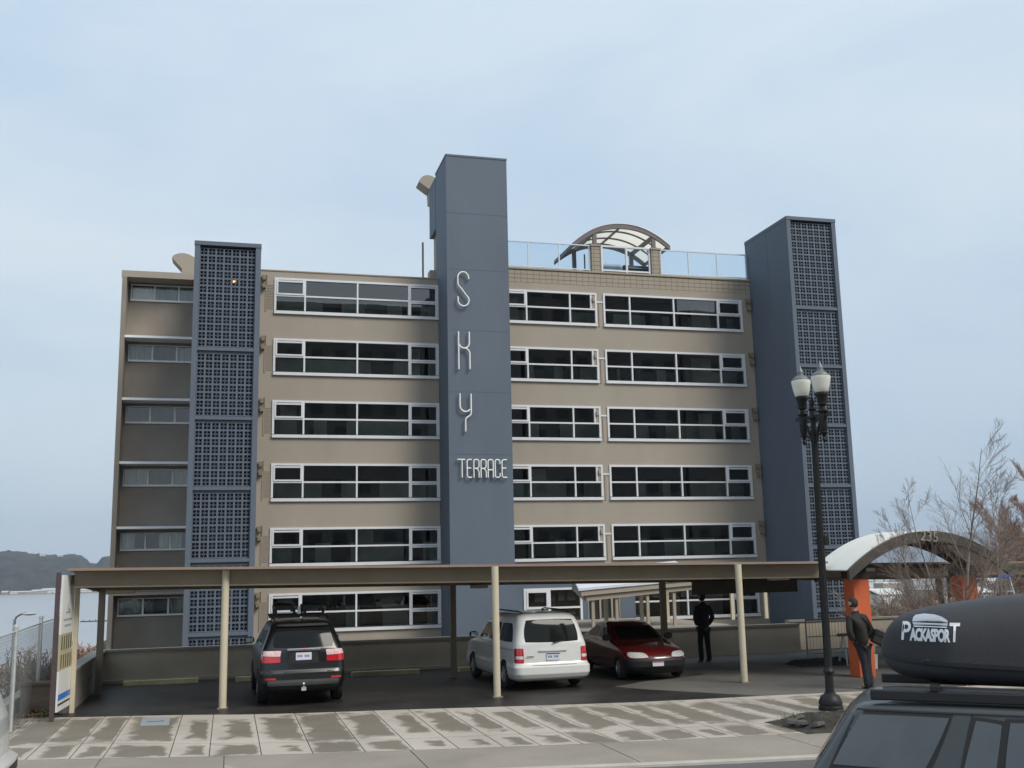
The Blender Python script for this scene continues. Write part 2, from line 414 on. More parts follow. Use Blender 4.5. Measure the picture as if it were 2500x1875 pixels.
E_ = lambda x: smooth_interp(EDGE, x); R2 = lambda x: smooth_interp(ROW2, x, 1); R3 = lambda x: smooth_interp(ROW3, x, 1); K_ = lambda x: smooth_interp(KERB, x, 1.5)
ASPH = mat('damp asphalt', (.009, .0085, .008), .40, col2=(.045, .041, .036), vs=.9, bump=.5, bs=90, fine=.25, spec=.35)
OLDC = mat('worn grey driveway', (.085, .08, .07), .8, col2=(.13, .122, .108), vs=.7, bump=.4, bs=60, fine=.12)
b = MB(); N = 60
for i in range(N+1):
    x = -3.35+i*(14.6+3.35)/N; b.v += [Vector((x, E_(x), .004)), Vector((x, 31.2, .004))]
for i in range(N): b.f.append((2*i, 2*i+2, 2*i+3, 2*i+1))
tag(b.build('driveway', OLDC), kind='structure')
b = MB(); b.poly([(14.6, E_(14.6), .004), (30, E_(30), .004), (30, 31.3, .004), (14.6, 31.3, .004)])
tag(b.build('driveway', OLDC), kind='structure')
b = MB(); pts = []
for i in range(40):
    x = -3.35+i*(11.35+3.35)/39; pts.append((x, E_(x)+.003, .009))
pts += [(10.6, 22.4, .009), (9.6, 23.6, .009), (9.0, 24.6, .009), (10.2, 25.4, .009), (12.2, 26.2, .009), (12.0, 31.1, .009), (-3.3, 31.1, .009)]
tag(b.poly(pts).build('parking_lot', ASPH), kind='structure')
# sidewalk panels with joints; each has its own UV square so damp centres follow the slabs
def walk_mat():
    m = bpy.data.materials.new('damp concrete slabs'); m.use_nodes = True; n = m.node_tree; b = n.nodes['Principled BSDF']; lk = n.links.new
    def N_(t, **k):
        q = n.nodes.new(t)
        for a, c in k.items(): setattr(q, a, c)
        return q
    uv = N_('ShaderNodeUVMap'); uv.uv_map = 'slab'; tcn = N_('ShaderNodeTexCoord'); at_ = N_('ShaderNodeAttribute'); at_.attribute_name = 'wet'
    s3 = N_('ShaderNodeSeparateXYZ'); lk(uv.outputs[0], s3.inputs[0])
    def m_(op, a, c=None, d=None):
        q = N_('ShaderNodeMath', operation=op)
        for i, v in enumerate((a, c, d)):
            if v is None: continue
            if isinstance(v, (int, float)): q.inputs[i].default_value = v
            else: lk(v, q.inputs[i])
        return q.outputs[0]
    # distance from slab borders, wide dry margin on the left and far side
    du = m_('MINIMUM', m_('MULTIPLY', s3.outputs[0], 1.0), m_('MULTIPLY_ADD', s3.outputs[0], -2.6, 2.6))
    dv = m_('MINIMUM', m_('MULTIPLY', s3.outputs[1], 2.2), m_('MULTIPLY_ADD', s3.outputs[1], -1.7, 1.7))
    d = m_('MINIMUM', du, dv)
    nz1 = N_('ShaderNodeTexNoise'); nz1.inputs['Scale'].default_value = 1.6; nz1.inputs['Detail'].default_value = 6; nz1.inputs['Roughness'].default_value = .6; nz1.inputs['Distortion'].default_value = .4; lk(tcn.outputs['Object'], nz1.inputs['Vector'])
    e = m_('ADD', d, m_('MULTIPLY_ADD', nz1.outputs['Fac'], 1.15, -.56)); e = m_('ADD', e, at_.outputs['Fac'])
    mr = N_('ShaderNodeMapRange', interpolation_type='SMOOTHSTEP'); mr.inputs['From Min'].default_value = .10; mr.inputs['From Max'].default_value = .36; lk(e, mr.inputs['Value'])
    nz2 = N_('ShaderNodeTexNoise'); nz2.inputs['Scale'].default_value = 45; nz2.inputs['Detail'].default_value = 4; lk(tcn.outputs['Object'], nz2.inputs['Vector'])
    nz3 = N_('ShaderNodeTexNoise'); nz3.inputs['Scale'].default_value = .8; nz3.inputs['Detail'].default_value = 7; lk(tcn.outputs['Object'], nz3.inputs['Vector'])
    c1 = N_('ShaderNodeMix', data_type='RGBA'); c1.inputs[6].default_value = (.405, .355, .300, 1); c1.inputs[7].default_value = (.180, .153, .114, 1); ap = m_('GREATER_THAN', at_.outputs['Fac'], .3); lk(m_('MULTIPLY', mr.outputs[0], m_('MULTIPLY_ADD', ap, -.42, 1.0)), c1.inputs[0])
    ma = N_('ShaderNodeMapRange'); ma.inputs['From Min'].default_value = .3; ma.inputs['From Max'].default_value = .7; ma.inputs['To Min'].default_value = .9; ma.inputs['To Max'].default_value = 1.1; lk(nz2.outputs['Fac'], ma.inputs['Value'])
    mb_ = N_('ShaderNodeMapRange'); mb_.inputs['From Min'].default_value = .25; mb_.inputs['From Max'].default_value = .75; mb_.inputs['To Min'].default_value = .82; mb_.inputs['To Max'].default_value = 1.12; lk(nz3.outputs['Fac'], mb_.inputs['Value'])
    v = N_('ShaderNodeVectorMath', operation='SCALE'); lk(c1.outputs[2], v.inputs[0]); lk(m_('MULTIPLY', ma.outputs[0], mb_.outputs[0]), v.inputs['Scale'])
    lk(v.outputs[0], b.inputs['Base Color'])
    rr = N_('ShaderNodeMapRange'); rr.inputs['To Min'].default_value = .85; rr.inputs['To Max'].default_value = .55; lk(mr.outputs[0], rr.inputs['Value']); lk(rr.outputs[0], b.inputs['Roughness'])
    bp = N_('ShaderNodeBump'); bp.inputs['Strength'].default_value = .3; bp.inputs['Distance'].default_value = .01; lk(nz2.outputs['Fac'], bp.inputs['Height']); lk(bp.outputs[0], b.inputs['Normal'])
    return m
WALK = walk_mat()
sw = MB(); suv = []; swet = []
def slab(x0, x1, fa, fb_, wet, nsub=3, gap=.016):
    a0, a1 = x0+gap/2, x1-gap/2
    i0 = len(sw.v)
    for j in range(nsub+1):
        for i in range(nsub+1):
            x = a0+(a1-a0)*i/nsub; lo = fa(x)+gap/2; hi = fb_(x)-gap/2; v = j/nsub
            sw.v.append(Vector((x, lo+(hi-lo)*v, .016)))
    for j in range(nsub):
        for i in range(nsub):
            q = (i0+j*(nsub+1)+i, i0+j*(nsub+1)+i+1, i0+(j+1)*(nsub+1)+i+1, i0+(j+1)*(nsub+1)+i); sw.f.append(q)
            for (di, dj) in ((0, 0), (1, 0), (1, 1), (0, 1)): suv.append(((i+di)/nsub, (j+dj)/nsub)); swet.append(wet)
J1 = [-4.55, -3.8, -3.08, -2.4, -1.88, -.85, -.23, .58, 1.38, 2.2, 2.97, 3.68, 4.4, 5.0, 5.68, 6.3, 7.05, 7.8, 8.35, 9.1, 9.85, 10.6, 11.3, 12.1, 12.9, 13.7, 14.5, 15.4, 16.3, 17.3, 18.3, 19.3, 20.5, 22, 24, 26, 28]
random.seed(11)
for a, c in zip(J1, J1[1:]):
    right = a > 8.3
    slab(a, c, R2, E_, random.uniform(.0, .22) if a < -2 else (random.uniform(-.16, .14) if not right else random.uniform(-.15, .05)))
    slab(a, c, R3, R2, random.uniform(-.3, .14) if not right else random.uniform(-.2, .05))
J2 = [-12, -8, -4.6, -1.9, .0, 2.9, 5.95, 9.0, 12.2, 15.5, 19, 23, 28]
for a, c in zip(J2, J2[1:]): slab(a, c, K_, R3, random.uniform(.31, .5), 6)
slab(-12, -8, R3, lambda x: E_(x)-.3, 0); slab(-8, -4.55, R3, lambda x: E_(x)-.3, 0)
swo = sw.build('sidewalk', WALK)
swo.data.uv_layers.new(name='slab'); swo.data.attributes.new('wet', 'FLOAT', 'CORNER')
swo.data.uv_layers['slab'].data.foreach_set('uv', [c for u in suv for c in u]); swo.data.attributes['wet'].data.foreach_set('value', swet)
tag(swo, kind='structure')
# joint bed under the slabs
JB = mat('joint grit', (.10, .09, .075), .95, var=.2)
b = MB(); N = 60
for i in range(N+1):
    x = -12+i*40/N; b.v += [Vector((x, K_(x)+.02, .006)), Vector((x, E_(x)-.004 if x > -4.6 else E_(x)-.3, .006))]
for i in range(N): b.f.append((2*i, 2*i+2, 2*i+3, 2*i+1))
tag(b.build('sidewalk', JB), kind='structure')
# kerb and road
b = MB(); N = 60; KC = mat('kerb concrete', (.40, .365, .325), .8, var=.1, vs=2, fine=.06)
def kerbpt(u, v):
    x = -14+44*u; prof = [(-.17, -.10), (-.15, .02), (-.13, .03), (0, .03), (.01, .01)][int(round(v*4))]
    return (x, K_(x)+prof[0], prof[1])
tag(b.grid(kerbpt, N, 4).build('kerb', KC), kind='structure')
ROAD = mat('street asphalt', (.075, .072, .068), .8, col2=(.11, .105, .10), vs=.5, bump=.5, bs=80, fine=.2)
b = MB()
for i in range(N+1):
    x = -60+i*100/N; b.v += [Vector((x, -1.5, -.015 )), Vector((x, K_(x)-.16 if x > -14 else 19, -.015))]
for i in range(N): b.f.append((2*i, 2*i+2, 2*i+3, 2*i+1))
tag(b.build('road', ROAD), kind='structure')
# metal cover plate let into the slabs
A, B_, C_, D_ = gnd(341, 1774.7), gnd(412.3, 1773), gnd(415.8, 1755), gnd(348.2, 1756.5)
t = thing('utility_cover', 'blue grey rectangular utility cover set in the sidewalk slabs', 'utility cover', (A.x, A.y, .016))
o_ = MB().hexa([Vector(p)-Vector(A)+Vector((0, 0, .001)) for p in (A, B_, C_, D_)]+[Vector(p)-Vector(A)+Vector((0, 0, .008)) for p in (A, B_, C_, D_)]).build('lid', mat('cover plate', (.27, .29, .31), .6, var=.12, vs=6, fine=.05), t)
c0 = (Vector(B_)+Vector(C_)+Vector(A)+Vector(D_))/4-Vector(A)
MB().box(c0.x-.16, c0.x+.16, c0.y-.02, c0.y+.02, .010, .016).build('lifting_handle', mat('cover handle', (.12, .13, .15), .6), t)
# ================================================================ apartment building
D = 45.0; PITCHF = 2.688
T = lambda k: 15.455-PITCHF*k
bld = thing('apartment_building', 'six storey tan and slate blue apartment block with ribbon windows and tall lettered tower', 'building', (8.8, D, 0))
def bp(name, b, m, parent=None, **k): return b.build(name, m, parent or bld, world=True, **k)
PANE = glass('window glass', (.72, .77, .74), .95, .01, wob=.05, ior=2.2)
# --- facade walls (spandrels between the ribbons)
b = MB()
def facade(x0, x1, top, ks, y0=D, y1=D+.25, zb=-.6):
    zt = top
    for k in ks:
        b.box(x0, x1, y0, y1, T(k), zt); zt = T(k)-1.6
    b.box(x0, x1, y0, y1, zb, zt)
facade(1.62, 8.83, 15.75, range(6)); b.box(.90, 1.62, D, D+.25, -.6, 15.75)
bp('wall', b, TAN)
b = MB(); facade(11.5, 16.35, 15.81, range(5)); b.box(16.35, 16.67, D, D+.25, .415, 15.81)
zt = 15.81
for k in range(6): b.box(16.67, 23.83, D, D+.25, T(k), zt); zt = T(k)-1.6
b.box(16.67, 23.83, D, D+.25, -.6, zt); b.box(23.83, 24.40, D, D+.25, -.6, 15.81)
bp('wall', b, TAN)
b = MB(); b.box(11.5, 24.40, D-.004, D+.3, 15.81, 16.44); bp('parapet', b, BRICK)
b = MB(); b.box(11.5, 24.42, D-.05, D+.34, 16.44, 16.52); bp('coping', b, TAN2)
b = MB(); b.box(.95, 8.82, D-.03, D+.3, 15.75, 15.80); bp('coping', b, TAN2)
for (x0, x1) in ((16.2, 16.63), (19.23, 19.69)):
    b = MB(); b.box(x0, x1, D-.01, D+.42, 16.52, 17.76); q = bp('roof_pier', b, BRICK)
    c = MB(); c.box(x0-.04, x1+.04, D-.05, D+.46, 17.76, 17.84); bp('coping', c, TAN2, q)
# block behind: solid mass with floors, corridor wall, roof
b = MB()
b.box(-1.5, 24.3, 47.0, 58, -.8, 15.6); bp('rear_block', b, TAN2)
b = MB()
for k in range(7):
    z = T(k)-1.6-.95
    if k < 6: b.box(.95, 24.3, D+.26, 46.9, z-.12, z)
b.box(.95, 24.3, D+.26, 46.98, 15.5, 15.7)
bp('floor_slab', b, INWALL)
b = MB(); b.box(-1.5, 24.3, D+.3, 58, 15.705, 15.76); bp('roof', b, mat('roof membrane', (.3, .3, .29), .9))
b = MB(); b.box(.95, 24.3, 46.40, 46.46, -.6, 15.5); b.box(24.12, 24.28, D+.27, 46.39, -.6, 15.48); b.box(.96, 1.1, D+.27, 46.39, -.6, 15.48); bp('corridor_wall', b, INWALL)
b = MB(); b2 = MB()
random.seed(3)
for k in range(6):
    zf = T(k)-1.6-.95
    for x in (4.4, 7.9, 12.6, 15.3, 17.4, 19.4, 23.0):
        x += random.uniform(-.35, .35)
        if random.random() < .2: continue
        b.box(x-.42, x+.42, 46.30, 46.355, zf, zf+2.0)
    for x in (2.7, 6.1, 14.0, 18.4, 20.9):
        x += random.uniform(-.4, .4)
        if random.random() < .25: continue
        b2.box(x-.5, x+.5, 46.31, 46.355, zf+1.05, zf+1.95)
bp('corridor_door', b, INDOOR)
b3 = MB()
for k in range(6):
    zf = T(k)-1.6-.95; b3.box(1.11, 24.1, 46.36, 46.395, zf+.01, T(k)-.62)
bp('corridor_dado', b3, mat('corridor dado', (.75, .80, .76), .8, var=.12, vs=.8)); bp('corridor_window', b2, mat('inner window', (.05, .06, .065), .2))
b = MB()
for k in range(6):
    for x in (6.4, 17.9): b.box(x-.25, x+.25, 45.9, 46.05, T(k)+.02, T(k)+.08)
for k, x0, x1 in ((0, 21.5, 22.45), (1, 21.4, 22.4), (2, 21.6, 22.3), (0, 11.7, 12.7), (3, 13.2, 13.9), (4, 5.3, 6.0), (2, 2.0, 2.7), (1, 7.6, 8.1)):
    c = MB(); c.box(x0, x1, 45.75, 45.8, T(k)-1.5, T(k)-.12); bp('corridor_pale_panel', c, mat('pale stand-in panel', (.72, .72, .68), .8, var=.1, vs=2))  # added pale panels, standing in for lit wall pieces and blinds behind the glass
bp('corridor_lamp', b, mat('inner lamp', (.6, .58, .5), .4))
# --- ribbon windows
def bank(x0, x1, cuts, k, sashL=None, sashR=None, fixture=None, ins=()):
    zt, zb = T(k), T(k)-1.6; zm = zt-.79; y = D
    b = MB()
    b.box(x0, x1, y-.05, y+.10, zt-.09, zt); b.box(x0, x1, y-.09, y+.12, zb, zb+.13)
    b.box(x0, x0+.09, y-.05, y+.10, zb+.16, zt-.09); b.box(x1-.09, x1, y-.05, y+.10, zb+.16, zt-.09)
    for c in cuts: b.box(c-.035, c+.035, y-.045, y+.08, zb+.16, zt-.09)
    ed = [x0+.09]+list(cuts)+[x1-.09]
    for i, (a, c) in enumerate(zip(ed, ed[1:])):
        l = a+(.035 if i else 0); r_ = c-(.035 if i < len(ed)-2 else 0)
        b.box(l, r_, y-.04, y+.08, zm-.035, zm+.035)
        if (i == 0 and sashL) or (i == len(ed)-2 and sashR == 'up'):
            u = .07; za, zc = zm+.035, zt-.09
            b.box(l, l+u, y-.07, y+.05, za, zc); b.box(r_-u, r_, y-.07, y+.05, za, zc); b.box(l+u, r_-u, y-.07, y+.05, zc-u-.03, zc-.03); b.box(l+u, r_-u, y-.07, y+.05, za, za+u)
        if i == len(ed)-2 and sashR == 'all':
            u = .06
            for za, zc in ((zm+.035, zt-.09), (zb+.16, zm-.035)):
                b.box(l, l+u, y-.06, y+.05, za, zc); b.box(r_-u, r_, y-.06, y+.05, za, zc); b.box(l+u, r_-u, y-.06, y+.05, zc-u-.02, zc-.02)
    w = bp('window', b, WHITE)
    g = MB(); g.quad((x0+.05, y+.03, zb+.1), (x1-.05, y+.03, zb+.1), (x1-.05, y+.03, zt-.05), (x0+.05, y+.03, zt-.05)); bp('pane', g, PANE, w)
    return w
for k in range(6): bank(1.62, 8.83, (2.93, 5.20, 7.48), k, True, 'all')
for k in range(5):
    w = bank(11.62, 16.35, (12.93, 15.03), k, True, None)
    zt, zb = T(k), T(k)-1.6; zm = zt-.79
    c = MB(); c.box(16.03, 16.10, D-.045, D+.08, zm+.035, zt-.09); bp('window_mullion', c, WHITE, w)
    c = MB(); c.box(16.10, 16.26, D-.02, D+.1, zm+.036, zt-.09); bp('wall', c, TAN)
    c = MB(); c.box(16.13, 16.23, D-.12, D-.02, zt-.42, zt-.24); bp('wall_light', c, TAN2)
    c = MB(); c.box(16.35, 16.67, D-.03, D-.002, zm+.33, zm+.40); bp('conduit', c, WHITE)
    c = MB(); c.box(16.44, 16.475, D-.035, D-.001, zb-.0, zm+.33); bp('conduit', c, TAN2)
for k in range(6): bank(16.67, 23.83, (18.0, 20.24, 22.53), k, None, 'up')
# wall lights, conduits, louvres beside the towers
GRV = mat('louvre shade', (.20, .17, .135), .8)
for k in range(6):
    z = T(k)
    for x, s_ in ((1.17, 1), (24.17, -1)):
        b = MB(); b.box(x-.09, x+.09, D-.16, D-.0, z-.12, z+.06); b.box(x-.06, x+.06, D-.22, D-.16, z-.16, z-.02)
        b.box(x-.09, x+.09, D-.16, D-.0, z-.50, z-.34); b.box(x-.06, x+.06, D-.24, D-.16, z-.52, z-.38); b.box(x+.10*s_, x+.14*s_, D-.03, D-.0, z-.34, z+.10)
        bp('wall_light', b, FASC)
    b = MB()
    for i in range(16): b.box(1.30, 1.58, D-.016, D-.002, z-.35-.07*i, z-.35-.07*i+.035)
    b.box(1.25, 1.29, D-.03, D-.002, z-1.5, z+.1)
    bp('louvre', b, TAN2)
# --- stair towers with pierced block screens
def block(b, x, z, y, s=.305, th=.09):
    f = s*.11; y1 = y+th
    b.box(x, x+s, y, y1, z, z+f); b.box(x, x+s, y, y1, z+s-f, z+s); b.box(x, x+f, y, y1, z+f, z+s-f); b.box(x+s-f, x+s, y, y1, z+f, z+s-f)
    cx, cz = x+s/2, z+s/2; a = s*.5-f; r1 = s*.215; r0 = s*.11; w = s*.036
    b.box(cx-w, cx+w, y, y1, cz+r1, cz+a); b.box(cx-w, cx+w, y, y1, cz-a, cz-r1); b.box(cx+r1, cx+a, y, y1, cz-w, cz+w); b.box(cx-a, cx-r1, y, y1, cz-w, cz+w)
    o = [(r1, 0), (0, r1), (-r1, 0), (0, -r1)]; n_ = [(r0, 0), (0, r0), (-r0, 0), (0, -r0)]; i0 = len(b.v)
    for yy in (y+.006, y1):
        for q in (o, n_):
            for (dx, dz) in q: b.v.append(Vector((cx+dx, yy, cz+dz)))
    for i in range(4):
        j = (i+1) % 4
        b.f += [(i0+i, i0+j, i0+4+j, i0+4+i), (i0+i, i0+8+i, i0+8+j, i0+j), (i0+4+i, i0+4+j, i0+12+j, i0+12+i)]
def stair_tower(x0, x1, top, yb, zbot):
    Yf = 41.16; t = .2
    tw = MB()
    tw.box(x0, x0+t, Yf, yb, zbot, top-.16); tw.box(x1-t, x1, Yf, yb, zbot, top-.16); tw.box(x0+t, x1-t, yb-.2, yb, zbot, top-.16)
    q = bp('tower_wall', tw, BLUE)
    c = MB(); c.box(x0-.015, x1+.015, Yf-.02, yb, top-.159, top); bp('tower_cap', c, BLUEF, q)
    c = MB(); c.box(x0+t, x1-t, Yf+.9, Yf+1.0, zbot, top-.2); bp('stair_core', c, mat('stair core paint', (.13, .15, .18), .85, var=.2, vs=1.2), q)
    # side joint line
    c = MB(); sx_ = x0-.006 if x0 > 5 else x1+.0; c.box(sx_, sx_+.006, 43.1, 43.14, top-4.2, top-.16); bp('seam', c, mat('seam', (.09, .11, .135), .8), q)
    secs = []; z = top-.24; rows = 13
    while z > zbot+.3:
        zlo = z-rows*.305; secs.append((zlo, z)); z = zlo-.25; rows = 8
    sp = (x1-x0-2*t-7*.302)/2
    for (zl, zh) in secs:
        c = MB(); c.box(x0+t, x1-t, Yf+.015, Yf+.2, zl-.155, zl-.03) if zl-.155 > zbot else None; c.box(x0+t, x1-t, Yf+.11, Yf+.19, zl-.25, zl-.156); c.box(x0+t, x1-t, Yf+.11, Yf+.19, zl-.029, zl); bp('tower_band', c, BLUEF, q)
        c = MB(); nrow = int(round((zh-zl)/.305))
        for r_ in range(nrow):
            zz = zh-(r_+1)*.305
            if zz < zbot: continue
            for i in range(7): block(c, x0+t+sp+i*.302, zz, Yf+.10, .302)
        bp('breeze_block_screen', c, BLUEF)
    return q
stair_tower(-1.577, .945, 15.73, 46.9, -.6)
stair_tower(24.33, 26.85, 18.5, 45.24, .0)
b = MB(); b.box(24.5, 30, 45.3, 56, -.8, 15.0)
# small amber lamp in the left stair
lm = bpy.data.materials.new('amber lamp'); lm.use_nodes = True; lm.node_tree.nodes['Principled BSDF'].inputs['Emission Color'].default_value = (1, .55, .12, 1); lm.node_tree.nodes['Principled BSDF'].inputs['Emission Strength'].default_value = 2.0
P = at(572.5, 688.5, 41.5); b = MB(); b.box(P.x-.06, P.x+.06, 41.36, 41.5, P.z-.03, P.z+.03); bp('stair_lamp', b, lm)
# --- central tower
b = MB(); b.box(8.81, 11.57, 42.94, 45.34, -.6, 20.82); q = bp('tower_wall', b, BLUE)
c = MB(); c.box(8.79, 11.59, 42.92, 45.36, 20.82, 20.9); bp('tower_cap', c, BLUEF, q)
c = MB(); c.box(8.81, 11.57, 45.42, 46.95, 18.25, 20.75); bp('tower_wall', c, BLUE)
c = MB(); c.box(8.99, 11.4, 45.36, 46.85, 15.76, 18.24); bp('tower_wall', c, TAN2)
c = MB(); c.box(8.70, 8.98, 46.3, 46.9, 15.76, 16.55); bp('roof_box', c, TAN2)
SEAM = mat('tower seam', (.092, .117, .153), .8)
for z in (18.2, 15.65, 12.95, 10.27, 7.6):
    c = MB(); c.box(8.815, 11.565, 42.935, 42.94, z, z+.014); bp('seam', c, SEAM)
# curved roof scoops
def scoop(pts, y, yd): return MB().prism([(x, y, z) for x, z in pts], (0, yd, 0))
bp('roof_scoop', scoop([(-2.77, 16.76), (-2.70, 16.88), (-2.5, 16.97), (-2.3, 17.0), (-2.05, 16.95), (-1.8, 16.82), (-1.6, 16.6), (-1.45, 16.3), (-1.4, 15.7), (-2.33, 15.7), (-2.33, 16.28), (-2.40, 16.36)], 47.2, .9), TAN)
bp('roof_scoop', scoop([(8.38, 21.22), (8.45, 21.38), (8.6, 21.52), (8.8, 21.58), (9.0, 21.55), (9.2, 21.45), (9.4, 21.2), (9.5, 20.3), (8.95, 20.3), (8.93, 20.85), (8.80, 20.92)], 47.3, .9), TAN)
c = MB(); c.box(-3.1, -1.9, 47.0, 48.4, 15.55, 15.76); bp('rear_block', c, TAN2)
# antenna mast
c = MB(); c.tube([(8.40, 46.5, 15.7), (8.40, 46.5, 17.92)], .045, 8); bp('vent_pipe', c, FASC)
# --- left wing
b = MB()
b.box(-4.69, -4.50, 46.07, 58, -.8, 15.48)                 # end fin
zs = [15.48]
b.box(-4.50, -1.55, 47.0, 47.0+.2, -.8, 15.48-2.69*5-.1-.75+.0)
for k in range(6):
    wt = 15.40-2.69*k; wb = wt-.75
    top = 15.48 if k == 0 else 15.40-2.69*(k-1)-.75
    b.box(-4.50, -1.55, 47.0, 47.2, wt, top)
    b.box(-4.50, -4.41, 47.0, 47.2, wb, wt)
bp('wing_wall', b, mat('shaded tan stucco wing', (.265, .232, .195), .85, var=.09, vs=.9, bump=.4, bs=60, fine=.06))  # darker copy of the facade tan, the shade of the recess is in the colour
b = MB(); b.box(-4.72, -1.55, 46.07, 58, 15.48, 15.76); bp('roof', b, TAN)
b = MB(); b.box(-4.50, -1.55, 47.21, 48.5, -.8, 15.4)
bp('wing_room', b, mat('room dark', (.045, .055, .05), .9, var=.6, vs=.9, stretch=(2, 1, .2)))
for k in range(5):
    z = 12.94-2.69*k
    c = MB(); c.box(-4.62, -1.55, 46.10, 46.99, z-.10, z); bp('ledge', c, LEDGE if k < 4 else TAN)
CURT = mat('curtain', (.55, .60, .56), .8, var=.35, vs=6, stretch=(3, 1, .1)); CURT2 = mat('grey curtain', (.30, .36, .33), .8, var=.35, vs=6, stretch=(3, 1, .1))
PB = mat('pale blind', (.8, .8, .77), .8, var=.05)
for k in range(6):
    wt = 15.40-2.69*k; wb = wt-.75
    c = MB(); c.box(-4.41, -1.55, 46.93, 47.05, wb, wb+.08); c.box(-4.41, -4.35, 46.95, 47.05, wb+.08, wt); 
    for x in (-3.41, -2.41): c.box(x-.035, x+.035, 46.95, 47.05, wb+.08, wt)
    c.box(-4.35, -1.55, 46.96, 47.05, wt-.04, wt)
    w = bp('window', c, mat('bright white frame', (.80, .80, .80), .5, var=.03))
    g = MB(); g.quad((-4.38, 47.03, wb+.05), (-1.55, 47.03, wb+.05), (-1.55, 47.03, wt-.02), (-4.38, 47.03, wt-.02)); bp('pane', g, glass('wing glass', (.95, .98, .96), .95, .02, wob=.06, ior=1.9), w)
    for i, (a, d) in enumerate(((-4.34, -3.44), (-3.38, -2.44), (-2.38, -1.6))):
        if k == 2: continue
        if k in (1, 3, 5):
            if i == 1: continue
            cm = CURT2
        elif k == 0: cm = (PB, CURT2, CURT2)[i]
        else:
            if i != 1: d = a+.55*(d-a); 
            else: a = a+.55*(d-a)
            cm = CURT
        c = MB(); n_ = 18
        for j in range(n_+1):
            x = a+(d-a)*j/n_; c.v += [Vector((x, 47.08+.02*math.sin(j*1.9), wb+.1)), Vector((x, 47.08+.02*math.sin(j*1.9), wt-.03 if not (k == 0 and i == 0) else wt-.1))]
        for j in range(n_): c.f.append((2*j, 2*j+2, 2*j+3, 2*j+1))
        bp('curtain', c, cm, w)
# --- roof railing
RAILG = glass('rail glass', (.88, .94, .98), .9, .01, ior=1.25)
RAILM = mat('pale rail', (.58, .66, .74), .5, var=.04)
def railing(posts, m, w, y=45.12):
    b = MB()
    for x in posts: b.box(x-w/2, x+w/2, y-w/2, y+w/2, 16.53, 17.82)
    b.box(posts[0]-w/2, posts[-1]+w/2, y-w/2-.005, y+w/2+.005, 17.78, 17.78+w*.9); b.box(posts[0], posts[-1], y-w/2-.004, y+w/2+.004, 16.60, 16.60+w*.8)
    q = bp('roof_railing', b, m)
    g = MB(); g.box(posts[0], posts[-1], y-.008, y+.008, 16.66, 17.77); bp('rail_glass', g, RAILG, q)
railing([11.75, 13.11, 14.62, 16.12], RAILM, .055); railing([19.76, 21.2, 22.71, 24.27], RAILM, .055)
railing([16.74, 17.99, 19.16], WHITE, .09)
# --- lettering on the tower
def stroke(b, pts, r_=.038, n=8): b.tube([(x, 42.80, z) for x, z in pts], r_*.82, n)
def arc(cx, cz, rx, rz, a0, a1, n=14): return [(cx+rx*math.cos(R(a0+(a1-a0)*i/n)), cz+rz*math.sin(R(a0+(a1-a0)*i/n))) for i in range(n+1)]
def letter(strokes, name='letter', r_=.038):
    b = MB()
    for s_ in strokes: stroke(b, s_, r_)
    # stand-off pins
    for s_ in strokes:
        for p in (s_[0], s_[-1]): b.tube([(p[0], 42.80, p[1]), (p[0], 42.95, p[1])], .015, 6)
    return bp(name, b, LETTER, smooth=True)
# S
xl, xr = 9.22, 9.76; xc = (xl+xr)/2; rr = (xr-xl)/2-.03
S_ = [(xr-.02, 15.20)]+arc(xc, 15.24, rr, .27, 0, 180)+[(xl+.03, 14.98)]+[(xl+.09, 14.86), (xl+.17, 14.78), (xr-.15, 14.48), (xr-.06, 14.38), (xr-.02, 14.26)]+arc(xc, 14.24, rr, .25, 0, -180)+[(xl+.03, 14.40)]
letter([S_])
# K
letter([[(9.25, 12.86), (9.25, 11.22)], [(9.72, 12.86), (9.72, 12.38)]+arc(9.485, 12.38, .235, .24, 0, -90)[1:]+[(9.42, 12.15), (9.33, 12.2), (9.26, 12.32)], [(9.485, 12.14)]+arc(9.485, 11.90, .25, .24, 90, 0)[1:]+[(9.735, 11.24)]])
# Y
letter([[(9.28, 10.17), (9.28, 9.66)]+arc(9.52, 9.66, .24, .26, 180, 270)[1:]+[(9.62, 9.42), (9.71, 9.50)], [(9.76, 10.17), (9.76, 9.36), (9.74, 9.28), (9.68, 9.22), (9.58, 9.16), (9.53, 9.10), (9.51, 9.02), (9.51, 8.56)]])
